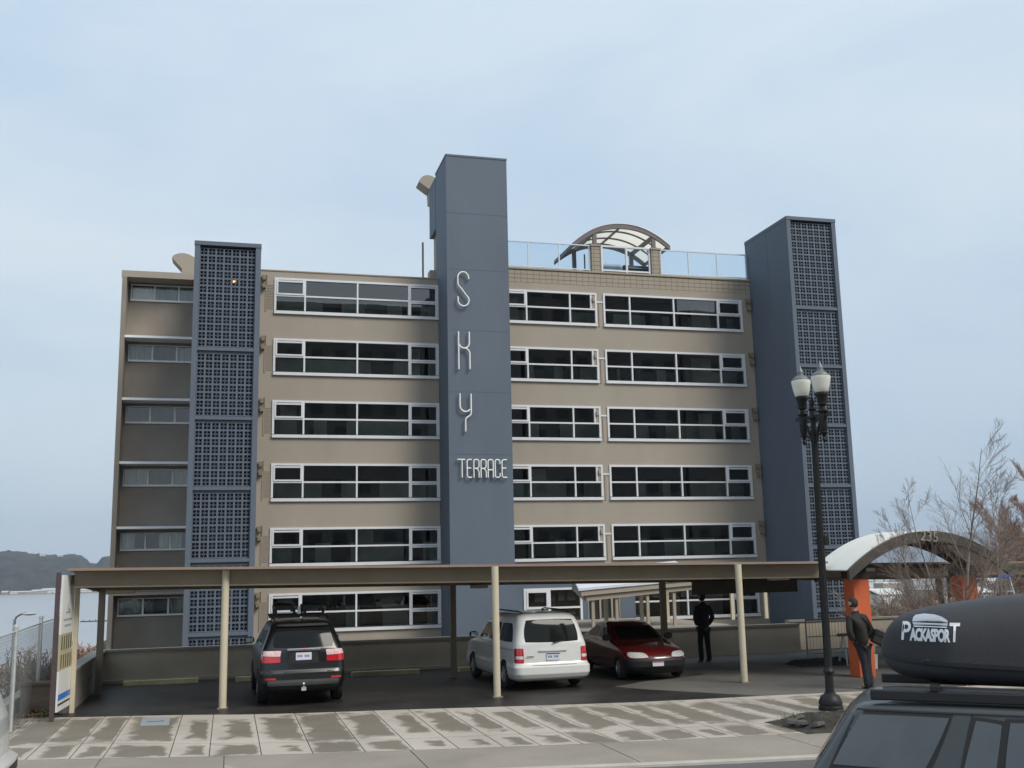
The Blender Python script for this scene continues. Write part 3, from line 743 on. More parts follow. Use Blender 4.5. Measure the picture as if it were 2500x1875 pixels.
# TERRACE
z0, z1 = 6.62, 7.37; h = z1-z0
def L_(ch, x, w):
    r_ = min(.09, w*.35)
    if ch == 'T': return [[(x-.10, z1), (x+w, z1)], [(x+w*.42, z1), (x+w*.42, z0)]]
    if ch == 'E': return [[(x+w, z1), (x+r_, z1), (x+.02, z1-.03), (x, z1-r_), (x, z0+r_), (x+.02, z0+.03), (x+r_, z0), (x+w, z0)], [(x, z0+h*.52), (x+w*.85, z0+h*.52)]]
    if ch == 'R': return [[(x, z0), (x, z1-r_), (x+.02, z1-.02), (x+r_, z1), (x+w-r_, z1), (x+w-.02, z1-.02), (x+w, z1-r_), (x+w, z0+h*.52+r_), (x+w-.03, z0+h*.52+.02), (x+w-r_, z0+h*.50), (x+.03, z0+h*.50)], [(x+w*.45, z0+h*.5), (x+w*.8, z0+h*.44), (x+w, z0+h*.3), (x+w, z0)]]
    if ch == 'A': return [[(x, z0), (x, z1-r_), (x+.03, z1-.02), (x+r_, z1), (x+w-r_, z1), (x+w-.03, z1-.02), (x+w, z1-r_), (x+w, z0)], [(x, z0+h*.42), (x+w, z0+h*.42)]]
    if ch == 'C': return [[(x+w, z1-.18), (x+w, z1-r_), (x+w-.03, z1-.02), (x+w-r_, z1), (x+r_, z1), (x+.02, z1-.02), (x, z1-r_), (x, z0+r_), (x+.02, z0+.02), (x+r_, z0), (x+w-r_, z0), (x+w-.03, z0+.02), (x+w, z0+r_), (x+w, z0+.18)]]
xx = 9.24
for ch, w in (('T', .22), ('E', .20), ('R', .22), ('R', .22), ('A', .22), ('C', .21), ('E', .21)):
    letter(L_(ch, xx, w), r_=.032); xx += w+.088
# --- entrance level
b = MB(); b.box(11.57, 16.35, 44.70, 44.99, 1.95, 2.62); b.box(11.57, 12.40, 44.70, 44.99, -.6, 1.95); b.box(15.08, 15.35, 44.70, 44.99, -.6, 1.95); b.box(12.4, 15.08, 44.70, 44.99, -.6, .2); b.box(16.9, 17.6, 44.78, 44.995, -.6, 1.9)
bp('entrance_wall', b, BLUE)
b = MB(); b.box(12.40, 15.08, 44.66, 44.8, 1.86, 1.95); b.box(12.40, 12.52, 44.66, 44.8, .2, 1.86); b.box(14.98, 15.08, 44.66, 44.8, .2, 1.86); b.box(13.5, 13.62, 44.66, 44.8, .2, 1.86); b.box(13.62, 14.98, 44.67, 44.8, 1.06, 1.14); b.box(12.52, 13.5, 44.64, 44.8, 1.06, 1.16); b.box(12.52, 13.5, 44.64, 44.7, 1.76, 1.86); b.box(12.52, 12.6, 44.64, 44.7, 1.16, 1.76); b.box(13.42, 13.5, 44.64, 44.7, 1.16, 1.76)
w = bp('window', b, WHITE); g = MB(); g.quad((12.45, 44.75, .25), (15.03, 44.75, .25), (15.03, 44.75, 1.9), (12.45, 44.75, 1.9)); bp('pane', g, PANE, w)
b = MB(); b.box(15.36, 16.9, 44.86, 44.99, -.6, 1.94); bp('door', b, mat('dark door glass', (.03, .035, .033), .12))
b = MB()
for x in (15.38, 15.95, 16.5, 16.88): b.box(x-.04, x+.04, 44.80, 44.855, -.1, 1.9)
b.box(15.95, 16.88, 44.81, 44.85, .52, .58); bp('door_frame', b, TAN2)
# covered ramp in front of the entrance
b = MB(); b.box(11.8, 18.6, 37.6, 44.6, -.6, .55); bp('ramp_deck', b, mat('ramp concrete', (.30, .27, .23), .85, var=.1, fine=.05))
def sl(x): return 1.97+(x-12.75)*(.30/4.87)
b = MB(); b.hexa([(12.60, 37.75, sl(12.6)), (17.9, 37.75, sl(17.9)), (17.9, 40.9, sl(17.9)+.62), (13.3, 40.9, sl(12.6)+.62)]+[(12.60, 37.75, sl(12.6)+.09), (17.9, 37.75, sl(17.9)+.09), (17.9, 40.9, sl(17.9)+.71), (13.3, 40.9, sl(12.6)+.71)])
bp('porch_roof', b, mat('porch roof white', (.62, .64, .70), .5, var=.05))
b = MB(); b.bar((12.72, 37.85, sl(12.6)-.10), (17.75, 37.85, sl(17.75)-.10), .1, .18); b.bar((12.95, 37.95, sl(12.6)-.27), (17.95, 37.95, sl(17.95)-.25), .12, .22); b.bar((12.95, 38, sl(12.6)-.27), (13.4, 40.8, sl(12.6)+.1), .12, .22)
bp('porch_beam', b, TAN2)
for px, pt, pb, Y in ((1448, 1460, 1523, 38), (1506, 1457, 1523, 38), (1582, 1453, 1524, 38), (1647, 1449, 1526, 38), (1714, 1445, 1522, 38)):
    P = at(px, 1500, Y); b = MB(); b.box(P.x-.055, P.x+.055, Y-.05, Y+.05, .5, sl(P.x)-.34); bp('porch_post', b, TAN2)
for px, Y in ((1480, 40.6), (1567, 40.6), (1630, 40.6), (1789, 40.6), (1871, 40.6)):
    P = at(px, 1500, Y); c = MB(); c.box(P.x-.07, P.x+.07, Y-.05, Y+.05, .55, 2.02); bp('porch_post', c, POST)

# things on the roof ------------------------------------------------
YF, YR = 46.5, 49.7
cnp = thing('roof_canopy', 'arched white canopy on brown posts standing on the roof terrace', 'canopy', (18.4, 48, 15.76))
BRN = mat('brown steel', (.14, .12, .12), .5, var=.08)
def arcz(x, dz=0): u = (x-18.38)/2.52; return 18.42+.02*(x-15.9)+1.02*(1-abs(u)**2.15)+dz
xsA = [15.86+5.04*i/28 for i in range(29)]
def arcbeam(y0, y1, th, lo=0):
    b = MB()
    for x in xsA: b.v += [Vector((x, y0, arcz(x, lo))), Vector((x, y0, arcz(x, lo+th))), Vector((x, y1, arcz(x, lo+th))), Vector((x, y1, arcz(x, lo)))]
    n_ = len(xsA)
    for i in range(n_-1):
        for j in range(4): b.f.append((4*i+j, 4*i+(j+1) % 4, 4*i+4+(j+1) % 4, 4*i+4+j))
    b.f += [(0, 3, 2, 1), (4*n_-4, 4*n_-3, 4*n_-2, 4*n_-1)]
    return b
arcbeam(YF, YF+.12, .24, -.24).build('beam', BRN, cnp, world=True); arcbeam(YR, YR+.12, .24, -.24).build('beam', BRN, cnp, world=True)
arcbeam(47.55, 47.62, .07, -.09).build('beam', BRN, cnp, world=True); arcbeam(48.65, 48.72, .07, -.09).build('beam', BRN, cnp, world=True)
CANV = mat('white canopy sheet', (.80, .78, .72), .6, var=.03)
cn = CANV.node_tree; pb_ = cn.nodes['Principled BSDF']; tl = cn.nodes.new('ShaderNodeBsdfTranslucent'); tl.inputs[0].default_value = (.85, .82, .72, 1); ms = cn.nodes.new('ShaderNodeMixShader'); ms.inputs[0].default_value = .6
cn.links.new(pb_.outputs[0], ms.inputs[1]); cn.links.new(tl.outputs[0], ms.inputs[2]); cn.links.new(ms.outputs[0], cn.nodes['Material Output'].inputs[0])
b = MB()
for x in xsA: b.v += [Vector((x, YF-.05, arcz(x, .012))), Vector((x, YR+.15, arcz(x, .012)))]
for i in range(len(xsA)-1): b.f.append((2*i, 2*i+1, 2*i+3, 2*i+2))
b.build('roof', CANV, cnp, world=True)
for x, dz, w_, h_ in ((18.38, -.10, .07, .1), (20.85, -.1, .08, .16), (15.9, -.1, .08, .16), (16.9, -.16, .12, .2), (20.05, -.16, .12, .2)):
    MB().bar((x, YF+.125, arcz(x, dz)), (x, YR-.005, arcz(x, dz)), w_, h_).build('purlin', BRN, cnp, world=True)
for x, y in ((16.95, 46.62), (20.05, 46.62), (16.85, 49.5), (20.0, 49.5)):
    MB().box(x-.09, x+.09, y-.09, y+.09, 15.77, arcz(x, -.2)).build('post', BRN, cnp, world=True)
def grill(x, y, lb, m):
    t = thing('grill', lb, 'grill', (x, y, 15.77), group='grills on the roof')
    b = MB(); prof = [(-.38, 0), (-.38, .16), (-.28, .34), (0, .42), (.28, .34), (.38, .16), (.38, 0)]
    MB().prism([(-.6, a, 1.02+c) for a, c in [(p[0]*.8, p[1]) for p in prof]], (1.2, 0, 0)).build('hood', m, t)
    MB().box(-.58, .58, -.28, .28, .8, 1.015).build('firebox', BLACKM, t)
    MB().box(-1.1, -.62, -.26, .26, .97, 1.01).build('side_shelf', ALU, t); MB().box(.62, 1.1, -.26, .26, .97, 1.01).build('side_shelf', ALU, t)
    MB().tube([(-.5, -.36, 1.2), (.5, -.36, 1.2)], .02, 6).build('handle', CHROME, t)
    MB().box(-.55, .55, -.25, .25, .08, .79).build('cabinet', m, t)
grill(17.35, 45.9, 'pale covered grill with its lid open behind the roof railing left half', mat('pale enamel', (.45, .5, .55), .4))
grill(19.0-.25, 45.95, 'dark grill with rounded hood behind the roof railing right half', BLACKM)
# fan heater under the canopy
t = thing('patio_fan', 'small wall fan hanging from the rear canopy post', 'fan', (17.35, 49.3, 17.3))
MB().tube([(0, 0, 1.4), (0, 0, .5)], .04, 6).build('stem', BRN, t); MB().lathe([(.10, 0), (.16, .12), (.1, .3)], (0, 0, .3), 10).build('motor', BRN, t)
b = MB()
for a in (20, 150, 260): b.hexa([(math.cos(R(a))*.1, math.sin(R(a))*.1, .42), (math.cos(R(a+12))*.5, math.sin(R(a+12))*.5, .38), (math.cos(R(a-12))*.5, math.sin(R(a-12))*.5, .44), (math.cos(R(a-30))*.1, math.sin(R(a-30))*.1, .46)]+[(math.cos(R(a))*.1, math.sin(R(a))*.1, .44), (math.cos(R(a+12))*.5, math.sin(R(a+12))*.5, .40), (math.cos(R(a-12))*.5, math.sin(R(a-12))*.5, .46), (math.cos(R(a-30))*.1, math.sin(R(a-30))*.1, .48)])
b.build('blade', BRN, t)
# ================================================================ low walls and wheel stops
t = thing('retaining_wall', 'long low grey brown wall closing the back of the parking lot', 'wall', (5, 31.15, 0))
b = MB(); b.box(-3.3, 17.9, 31.2, 31.42, 0, .84); b.build('wall', WALLB, t, world=True)
b = MB(); b.box(-3.34, 17.9, 31.16, 31.46, .84, .90); b.build('coping', mat('wall cap', (.24, .215, .19), .8, var=.1), t, world=True)
b = MB(); b.box(-3.2, 13.8, 31.08, 31.195, 0, .10); b.build('footing', WALLB, t, world=True)
t = thing('side_wall', 'low rendered wall along the left edge of the lot behind the sign board', 'wall', (-3.4, 28, 0))
b = MB(); b.box(-3.46, -3.22, 25.1, 31.15, 0, .84); b.build('wall', mat('side wall render', (.30, .28, .245), .85, var=.15, vs=1.0, bump=.3, bs=50), t, world=True)
b = MB(); b.box(-3.5, -3.18, 25.06, 31.14, .84, .90); b.build('coping', CONC, t, world=True)
t = thing('right_wall', 'low grey wall continuing right of the driveway beside the orange columns', 'wall', (20, 32, 0))
b = MB(); b.box(17.905, 34, 31.9, 32.1, 0, .9); b.build('wall', WALLB, t, world=True); b = MB(); b.box(17.905, 34, 31.86, 32.14, .9, .96); b.build('coping', mat('wall cap', (.24, .215, .19), .8), t, world=True)
YEL = mat('faded yellow concrete', (.60, .52, .30), .85, var=.2, vs=3, fine=.1)
for x0, x1, y, lb in ((-2.62, -.72, 30.35, 'faded yellow concrete wheel stop in the leftmost parking bay'), (.25, 2.6, 30.1, 'faded yellow wheel stop mostly hidden in front of the black suv'), (3.34, 5.22, 29.95, 'faded yellow wheel stop in the empty bay between the black suv and the white minivan'), (6.33, 8.2, 29.9, 'faded yellow wheel stop ahead of the white minivan')):
    t = thing('wheel_stop', lb, 'wheel stop', ((x0+x1)/2, y, 0), group='wheel stops along the low wall')
    w = (x1-x0)/2
    MB().prism([(-w, -.1, .01), (-w, .1, .01), (-w, .06, .14), (-w, -.06, .14)], (2*w, 0, 0)).build('stop', YEL, t, bevel=.012)

# ================================================================ carport
cpt = thing('carport', 'long flat roofed brown steel carport on slim cream posts over the parked cars', 'carport', (5.9, 26.5, 0))
def rz_(x, y): return 3.055-.0112*(x+3.2)-(y-24.4)*.045       # top of the roof sheet
CPX0, CPX1 = -3.28, 25.5
def roofslab(x0, x1, y0, y1, dz0, dz1):
    return [(x0, y0, rz_(x0, y0)+dz0), (x1, y0, rz_(x1, y0)+dz0), (x1, y1, rz_(x1, y1)+dz0), (x0, y1, rz_(x0, y1)+dz0), (x0, y0, rz_(x0, y0)+dz1), (x1, y0, rz_(x1, y0)+dz1), (x1, y1, rz_(x1, y1)+dz1), (x0, y1, rz_(x0, y1)+dz1)]
b = MB()
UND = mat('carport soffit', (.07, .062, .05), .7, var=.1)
b.hexa(roofslab(CPX0, 14.75, 24.08, 30.2, -.055, 0)); b.hexa(roofslab(14.755, CPX1, 25.1, 30.2, -.055, 0)); b.build('roof', TRIM, cpt, world=True)
b = MB(); b.hexa(roofslab(CPX0+.1, 14.7, 24.42, 24.50, -.40, -.058)); b.hexa(roofslab(CPX0+.1, 14.7, 24.36, 24.42, -.40, -.37)); b.build('fascia', FASC, cpt, world=True)
b = MB(); b.hexa(roofslab(14.8, CPX1, 25.3, 25.38, -.36, -.058)); b.build('fascia', FASC, cpt, world=True)
b = MB(); b.hexa(roofslab(CPX0+.1, CPX1, 28.35, 28.5, -.34, -.058)); b.build('rear_beam', FASC, cpt, world=True)
b = MB(); b.hexa(roofslab(CPX0+.10, CPX0+.16, 24.51, 30.15, -.36, -.058)); b.build('end_fascia', FASC, cpt, world=True)
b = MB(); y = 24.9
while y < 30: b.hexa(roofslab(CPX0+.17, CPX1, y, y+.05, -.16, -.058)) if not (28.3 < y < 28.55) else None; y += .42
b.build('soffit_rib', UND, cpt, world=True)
def cpost(px, py, Y, rear=False):
    P = gnd(px, py) if Y is None else at(px, py, Y)
    y = P.y; zt = rz_(P.x, y)-(.40 if not rear else .345)
    q = MB(); w = .075
    if rear: q.box(P.x-w, P.x+w, y-w, y+w, 0, rz_(P.x, y)-.06)
    else: q.tube([(P.x, y, 0), (P.x, y, rz_(P.x, y)-.06)], .082, 14)
    q.build('post', POST if not rear else FASC, cpt, world=True, smooth=not rear)
    q = MB(); q.box(P.x-.11, P.x+.11, y-.11, y+.11, .005, .03); q.build('base_plate', FASC, cpt, world=True)
for px, py in ((543, 1731), (1214, 1703), (1818, 1667)): cpost(px, py, None)
for px, py, Y in ((243, 1600, 28.42), (1107, 1600, 28.42), (1620, 1500, 28.42), (2292, 1420, 28.42), (2320, 1420, 26.0)): cpost(px, py, Y, True)
# fluorescent fittings under the roof
for px, py, Y, w in ((275, 1446, 27.3, .5), (1159, 1432, 28.3, .35), (1888, 1412, 25.6, .42)):
    P = at(px, py, Y); q = MB(); q.box(P.x-w*.3, P.x+w, Y-.1, Y+.1, P.z-.05, P.z+.04); q.build('light_fitting', mat('fitting', (.55, .5, .38), .5), cpt, world=True)
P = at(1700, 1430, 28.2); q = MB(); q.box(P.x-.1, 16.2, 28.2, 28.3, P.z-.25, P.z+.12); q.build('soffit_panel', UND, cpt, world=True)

# ================================================================ arched entrance
ent = thing('entrance_arch', 'arched entrance canopy numbered 235 on two square orange columns', 'entrance canopy', (17.2, 23.9, 0))
AX0, AX1 = 14.78, 19.62; AY = 23.2
def az(x, d=0.0): u = (x-17.15)/2.42; return 2.60+.97*(1-abs(u)**2.05) + d
ARCM = mat('dark olive arch', (.06, .055, .045), .6, var=.15, vs=2)
def abeam(y0, y1, d0, d1, m, nm, x0=AX0, x1=AX1):
    b = MB(); n_ = 40
    for i in range(n_+1):
        x = x0+(x1-x0)*i/n_
        b.v += [Vector((x, y0, az(x, d0))), Vector((x, y0, az(x, d1))), Vector((x, y1, az(x, d1))), Vector((x, y1, az(x, d0)))]
    for i in range(n_):
        for j in range(4): b.f.append((4*i+j, 4*i+(j+1) % 4, 4*i+4+(j+1) % 4, 4*i+4+j))
    b.f += [(0, 3, 2, 1), (4*n_, 4*n_+1, 4*n_+2, 4*n_+3)]
    return b.build(nm, m, ent, world=True)
arch = abeam(AY, AY+.10, -.26, 0, ARCM, 'arch_beam'); abeam(24.75, 24.85, -.30, 0, ARCM, 'arch_beam')
abeam(AY+.101, 24.9, .002, .03, mat('white arch sheet', (.70, .69, .63), .5, var=.04), 'roof', AX0-.02, AX1+.02)
for x in (15.9, 17.15, 18.4):
    MB().bar((x, AY+.1, az(x, -.06)), (x, 24.75, az(x, -.06)), .05, .08).build('purlin', ARCM, ent, world=True)
tx = text_mesh('number', '235', .36, mat('house number', (.30, .285, .24), .5), ent, extrude=.015, align='CENTER')
tx.rotation_euler = (R(90), R(6), 0); tx.location = Vector((17.12, AY-.022, az(17.1, -.255)))-ent.location
ORL = mat('orange paint', (.62, .13, .045), .6, var=.06, vs=2, fine=.04, bump=.2, bs=50); OCAP = mat('column head', (.035, .03, .025), .6)
for x0 in (15.22, 18.42):
    x1 = x0+.45; y0, y1 = 23.75, 24.2
    q = MB(); q.box(x0, x1, y0, y1, .004, 2.42); c = q.build('column', ORL, ent, world=True, bevel=.012)
    q = MB(); q.box(x0-.03, x1+.03, y0-.03, y1+.03, 2.42, 2.60); q.build('capital', OCAP, c, world=True)
    q = MB(); q.box(x0+.1, x1-.1, AY+.101, 24.74, 2.6, 2.68); q.build('bracket', ARCM, c, world=True)

# ================================================================ sign board, fence
sg = thing('sign_board', 'tall narrow white sign board with tan slots and blue stripe between two posts', 'sign', (-3.4, 24.4, 0))
P0 = Vector((-3.32, 23.72, 0)); P1 = Vector((-3.25, 25.05, 0)); dv = (P1-P0).normalized(); nv = Vector((dv.y, -dv.x, 0))
# panel runs back from the pavement edge, its face looks to the right along the pavement
def sp(u, z, o=0.0): return P0+dv*u+Vector((0, 0, z))+nv*o
Lp = (P1-P0).length
def sbox(u0, u1, z0, z1, o0, o1): return [sp(u0, z0, o0), sp(u1, z0, o0), sp(u1, z0, o1), sp(u0, z0, o1), sp(u0, z1, o0), sp(u1, z1, o0), sp(u1, z1, o1), sp(u0, z1, o1)]
WB = mat('white sign paint', (.78, .78, .74), .4, var=.03); SLAT = mat('tan sign slats', (.50, .45, .29), .6)
MB().hexa(sbox(.03, Lp-.06, 1.72, 2.93, -.02, .02)).build('panel', WB, sg, world=True)
MB().hexa(sbox(.03, Lp-.06, .18, .98, -.02, .02)).build('panel', WB, sg, world=True)
MB().hexa(sbox(.03, Lp-.06, .98, 1.72, -.015, .012)).build('panel', SLAT, sg, world=True)
b = MB()
for z0_, z1_ in ((1.40, 1.68), (1.03, 1.30)):
    for i in range(5): u = .16+i*.23; b.hexa(sbox(u, u+.075, z0_, z1_, .013, .02))
b.build('slot', mat('sign slot', (.10, .09, .055), .7), sg, world=True)
b = MB(); b.hexa(sbox(.04, Lp-.07, .40, .52, .0205, .025)); b.build('stripe', mat('blue stripe', (.03, .20, .62), .4), sg, world=True)
b = MB(); b.hexa(sbox(.04, Lp-.07, .30, .335, .0205, .025)); b.build('stripe', BLACKP, sg, world=True)
b = MB(); INK = mat('grey ink', (.30, .33, .38), .6)
S2 = [(.78, 2.70), (.90, 2.80), (.98, 2.74), (.98, 2.60), (.86, 2.45), (.76, 2.32), (.80, 2.22), (.95, 2.20)]
b.tube([sp(u-.15, z, .022) for u, z in S2], .012, 6)
for i, (z, a, c) in enumerate(((2.13, .45, .85), (1.98, .25, 1.05), (1.86, .35, .95))):
    u = a
    while u < c: b.hexa(sbox(u, u+.045, z, z+.045, .0205, .023)); u += .065
b.build('lettering', INK, sg, world=True)
MB().box(-3.43, -3.345, 23.62, 23.72, 0, 2.98).build('post', mat('dark purple brown post', (.07, .05, .055), .7), sg, world=True)
q = at(173, 1700, 25.0); MB().box(q.x-.02, q.x+.075, 25.0, 25.1, 0, 2.92).build('post', POST, sg, world=True)
# block base and rubbish box left of the sign
t = thing('block_wall', 'weathered concrete block wall under the chain link fence at the left edge', 'wall', (-5.0, 27, -.4))
A = gnd(20, 1800, 0); 
MB().box(-4.62, -4.34, 22.9, 31, -1.2, .33).build('wall', mat('old block', (.33, .31, .27), .9, var=.2, vs=2, bump=.5, bs=20), t, world=True)
t = thing('planter_box', 'low brown timber planter box between the chain link fence and the sign board', 'planter', (-3.95, 25.4, 0))
PT = mat('weathered timber', (.16, .12, .085), .85, var=.25, vs=3, stretch=(1, 1, 6))
b = MB(); b.box(-4.25, -3.62, 25.2, 25.26, 0, .62); b.box(-4.25, -4.19, 25.26, 26.5, 0, .62); b.box(-3.68, -3.62, 25.26, 26.5, 0, .62); b.build('side', PT, t, world=True)
b = MB(); b.box(-4.3, -3.58, 25.14, 25.3, .62, .68); b.build('rim', PT, t, world=True)
MB().box(-4.18, -3.69, 25.27, 26.5, .4, .5).build('soil', DIRT, t, world=True)
fn = thing('chain_link_fence', 'galvanised chain link fence on round posts at the far left', 'fence', (-4.4, 24, 0))
FP = [(gnd(24.3, 1788.6), 1.95), (gnd(88.4, 1733.1), 2.0)]
F0, F1 = FP[0][0], FP[1][0]; dF = (F1-F0); Fm = F0-dF*.62
for (P, h) in FP+[(F1+dF*1.0, 2.0)]:
    q = MB(); q.tube([(P.x, P.y, -.3), (P.x, P.y, h)], .042, 10); c = q.build('post', STEEL, fn, world=True, smooth=True)
    q = MB(); q.lathe([(.0, .06), (.045, .04), (.05, 0), (.045, -.02)], (P.x, P.y, h), 10); q.build('cap', STEEL, c, world=True)
Pa, Pb = F0-dF*1.2, F1+dF*1.0
q = MB(); q.tube([Pa+Vector((0, 0, 1.86)), Pb+Vector((0, 0, 1.88))], .02, 8); q.build('top_rail', STEEL, fn, world=True, smooth=True)
q = MB(); Lf = (Pb-Pa).length; u_ = (Pb-Pa).normalized(); stp = .11
i = -18
while i*stp < Lf:
    for s_ in (1, -1):
        a0 = i*stp; z0_, z1_ = .05, 1.84
        u0, u1 = (a0, a0+1.79) if s_ == 1 else (a0+1.79, a0)
        p, r_ = (u0, z0_), (u1, z1_)
        # clip
        def cl(u, o): return max(0, min(Lf, u))
        du = r_[0]-p[0]; t0, t1 = 0.0, 1.0
        for lim, sg_ in ((0, 1), (Lf, -1)):
            f0 = (p[0]-lim)*sg_; f1 = (r_[0]-lim)*sg_
            if f0 < 0 and f1 < 0: t0 = 2
            elif f0 < 0: t0 = max(t0, f0/(f0-f1))
            elif f1 < 0: t1 = min(t1, f0/(f0-f1))
        if t0 < t1:
            pp = [Pa+u_*(p[0]+du*t)+Vector((0, 0, p[1]+(r_[1]-p[1])*t)) for t in (t0, t1)]
            q.tube(pp, .0022, 3, cap=False)
    i += 1
q.build('mesh', mat('dull wire', (.22, .23, .23), .6, metal=.3), fn, world=True)

# far street lamp down the slope
P = at(33, 1560, 60); hd = at(66, 1499, 60)
t = thing('street_light', 'slim grey cobra head street light down the slope in front of the bay', 'street light', (P.x, 60, -14))
b = MB(); tp = at(33, 1512, 60); b.tube([(P.x, 60, -14), (P.x, 60, tp.z)], [.12, .075], 8); b.build('pole', STEEL, t, world=True, smooth=True)
b = MB(); b.tube([(tp.x, 60, tp.z-.25)]+[(tp.x+(hd.x-tp.x)*a, 60, tp.z+(hd.z-tp.z+.05)*(1-(1-a)**2)) for a in (.2, .4, .6, .8, 1)], .045, 6); b.build('arm', mat('rusty arm', (.3, .18, .15), .7), t, world=True, smooth=True)
b = MB(); b.lathe([(.02, -.1), (.14, -.07), (.2, 0), (.14, .07), (.03, .1)], (0, 0, 0), 10); b.xf(Matrix.Translation(hd+Vector((.1, 0, 0))) @ Matrix.Diagonal((1.9, .9, .8, 1))); b.build('lamp_head', LEDGE, t, world=True, smooth=True)

# ================================================================ twin globe street lamp
LX, LY = 11.42, 18.92
sl_ = thing('street_lamp', 'black ornamental street lamp with two frosted globes on the sidewalk', 'street lamp', (LX, LY, .016), rot=(0, R(.6), 0))
b = MB(); b.lathe([(.235, 0), (.235, .07), (.215, .09), (.225, .11), (.228, .14), (.21, .2), (.17, .27), (.11, .31), (.10, .34)], (0, 0, 0), 24); b.build('base', BLACKM, sl_, smooth=True, angle=30)
b = MB(); b.lathe([(.095, .30), (.083, .40), (.080, .68), (.105, .70), (.11, .74), (.085, .78), (.074, .84), (.055, 5.63), (.055, 5.71)], (0, 0, 0), 18); b.build('pole', BLACKM, sl_, smooth=True, angle=35)
b = MB()
for i in range(10):
    a = 2*math.pi*i/10; b.bar((.072*math.cos(a), .072*math.sin(a), .85), (.056*math.cos(a), .056*math.sin(a), 5.5), .010)
b.build('fluting', BLACKM, sl_)
b = MB(); b.box(.06, .16, -.05, .05, 3.18, 3.36); b.build('junction_box', BLACKM, sl_)
ad = Vector((.22, -.975, 0)).normalized()
b = MB(); b.bar(ad*-.46+Vector((0, 0, 5.770)), ad*.46+Vector((0, 0, 5.770)), .07, .07); b.bar(ad*-.34+Vector((0, 0, 5.690)), ad*.34+Vector((0, 0, 5.690)), .05, .04)
for s_ in (-1, 1):
    b.tube([ad*s_*.06+Vector((0, 0, 5.260)), ad*s_*.12+Vector((0, 0, 5.460)), ad*s_*.18+Vector((0, 0, 5.610)), ad*s_*.26+Vector((0, 0, 5.640))], .03, 8)
    b.tube([ad*s_*(.16+.07*math.cos(R(a)))+Vector((0, 0, 5.450+.07*math.sin(R(a)))) for a in range(0, 330, 30)], .016, 6)
b.build('arm', BLACKM, sl_, smooth=True)
MB().lathe([(.06, 5.710), (.10, 5.750), (.06, 5.830), (.05, 5.890), (.09, 5.930), (.04, 5.990), (.055, 6.070), (.03, 6.150), (.004, 6.230)], (0, 0, 0), 14).build('finial', BLACKM, sl_, smooth=True, angle=35)
FROST = mat('frosted globe', (.93, .92, .84), .25, var=.05, vs=5, coat=.5)
fn_ = FROST.node_tree; tl = fn_.nodes.new('ShaderNodeBsdfTranslucent'); tl.inputs[0].default_value = (.85, .84, .76, 1); ms = fn_.nodes.new('ShaderNodeMixShader'); ms.inputs[0].default_value = .35
fn_.links.new(fn_.nodes['Principled BSDF'].outputs[0], ms.inputs[1]); fn_.links.new(tl.outputs[0], ms.inputs[2]); fn_.links.new(ms.outputs[0], fn_.nodes['Material Output'].inputs[0])
for s_ in (-1, 1):
    c = ad*s_*.285
    MB().lathe([(.004, 5.210), (.03, 5.240), (.045, 5.280), (.03, 5.330), (.05, 5.360), (.035, 5.380), (.075, 5.400), (.085, 5.420), (.06, 5.440), (.075, 5.510), (.085, 5.730), (.07, 5.810), (.11, 5.850), (.11, 5.870), (.06, 5.900), (.055, 5.950), (.09, 5.990), (.095, 6.130), (.125, 6.170), (.13, 6.210), (.12, 6.240)], (c.x, c.y, 0), 18).build('globe_holder', BLACKM, sl_, smooth=True, angle=35)
    g = MB().lathe([(.12, 6.240), (.14, 6.260), (.165, 6.360), (.185, 6.470), (.198, 6.530), (.195, 6.570), (.16, 6.585)], (c.x, c.y, 0), 26).build('globe', FROST, sl_, smooth=True, angle=50)
    MB().lathe([(.185, 6.586), (.178, 6.605), (.12, 6.650), (.07, 6.685), (.062, 6.710), (.068, 6.740), (.058, 6.780), (.03, 6.810), (.022, 6.850), (.004, 6.890)], (c.x, c.y, 0), 20).build('lamp_cap', mat('weathered grey metal', (.16, .17, .17), .5, metal=.4, var=.2, vs=9), g, smooth=True, angle=35)

# planting pit by the lamp
pit = thing('planting_pit', 'rough dark soil mound with stones and grass tufts around a cut in the sidewalk', 'planting pit', (10.35, 17.3, .02))
random.seed(5)
def pitf(u, v):
    x = -.85+3.0*u; y = -.85+1.5*v; e = min(u, 1-u, v, 1-v)*6
    e = min(1, e); return (x+.15*fbm(v*3, 2), y+.15*fbm(u*5, 4)-.05*x, .0+e*(.06+.22*max(0, fbm(x*1.3, y*1.7, 2))+.10*fbm(x*5, y*5, 5)+.12*math.exp(-((x-.1)**2+(y-.1)**2)*1.5)))
MB().grid(pitf, 60, 34).build('soil', DIRT, pit)
b = MB()
for i in range(26):
    x, y, r_ = random.uniform(-.8, 1.4), random.uniform(-.6, .5), random.uniform(.04, .13); k0 = len(b.v)
    b.lathe([(r_*.2, -r_*.6), (r_, -.1*r_), (r_*.8, r_*.45), (r_*.1, r_*.6)], (0, 0, 0), 7)
    b.xf(Matrix.Translation((x, y, .1)) @ Matrix.Rotation(random.uniform(0, 3), 4, 'Z') @ Matrix.Rotation(random.uniform(-.5, .5), 4, 'X') @ Matrix.Diagonal((1.3, .9, .8, 1)), k0)
tag(b.build('stones', mat('dark stone', (.07, .065, .06), .9, var=.3, vs=6), pit), kind='stuff')
b = MB()
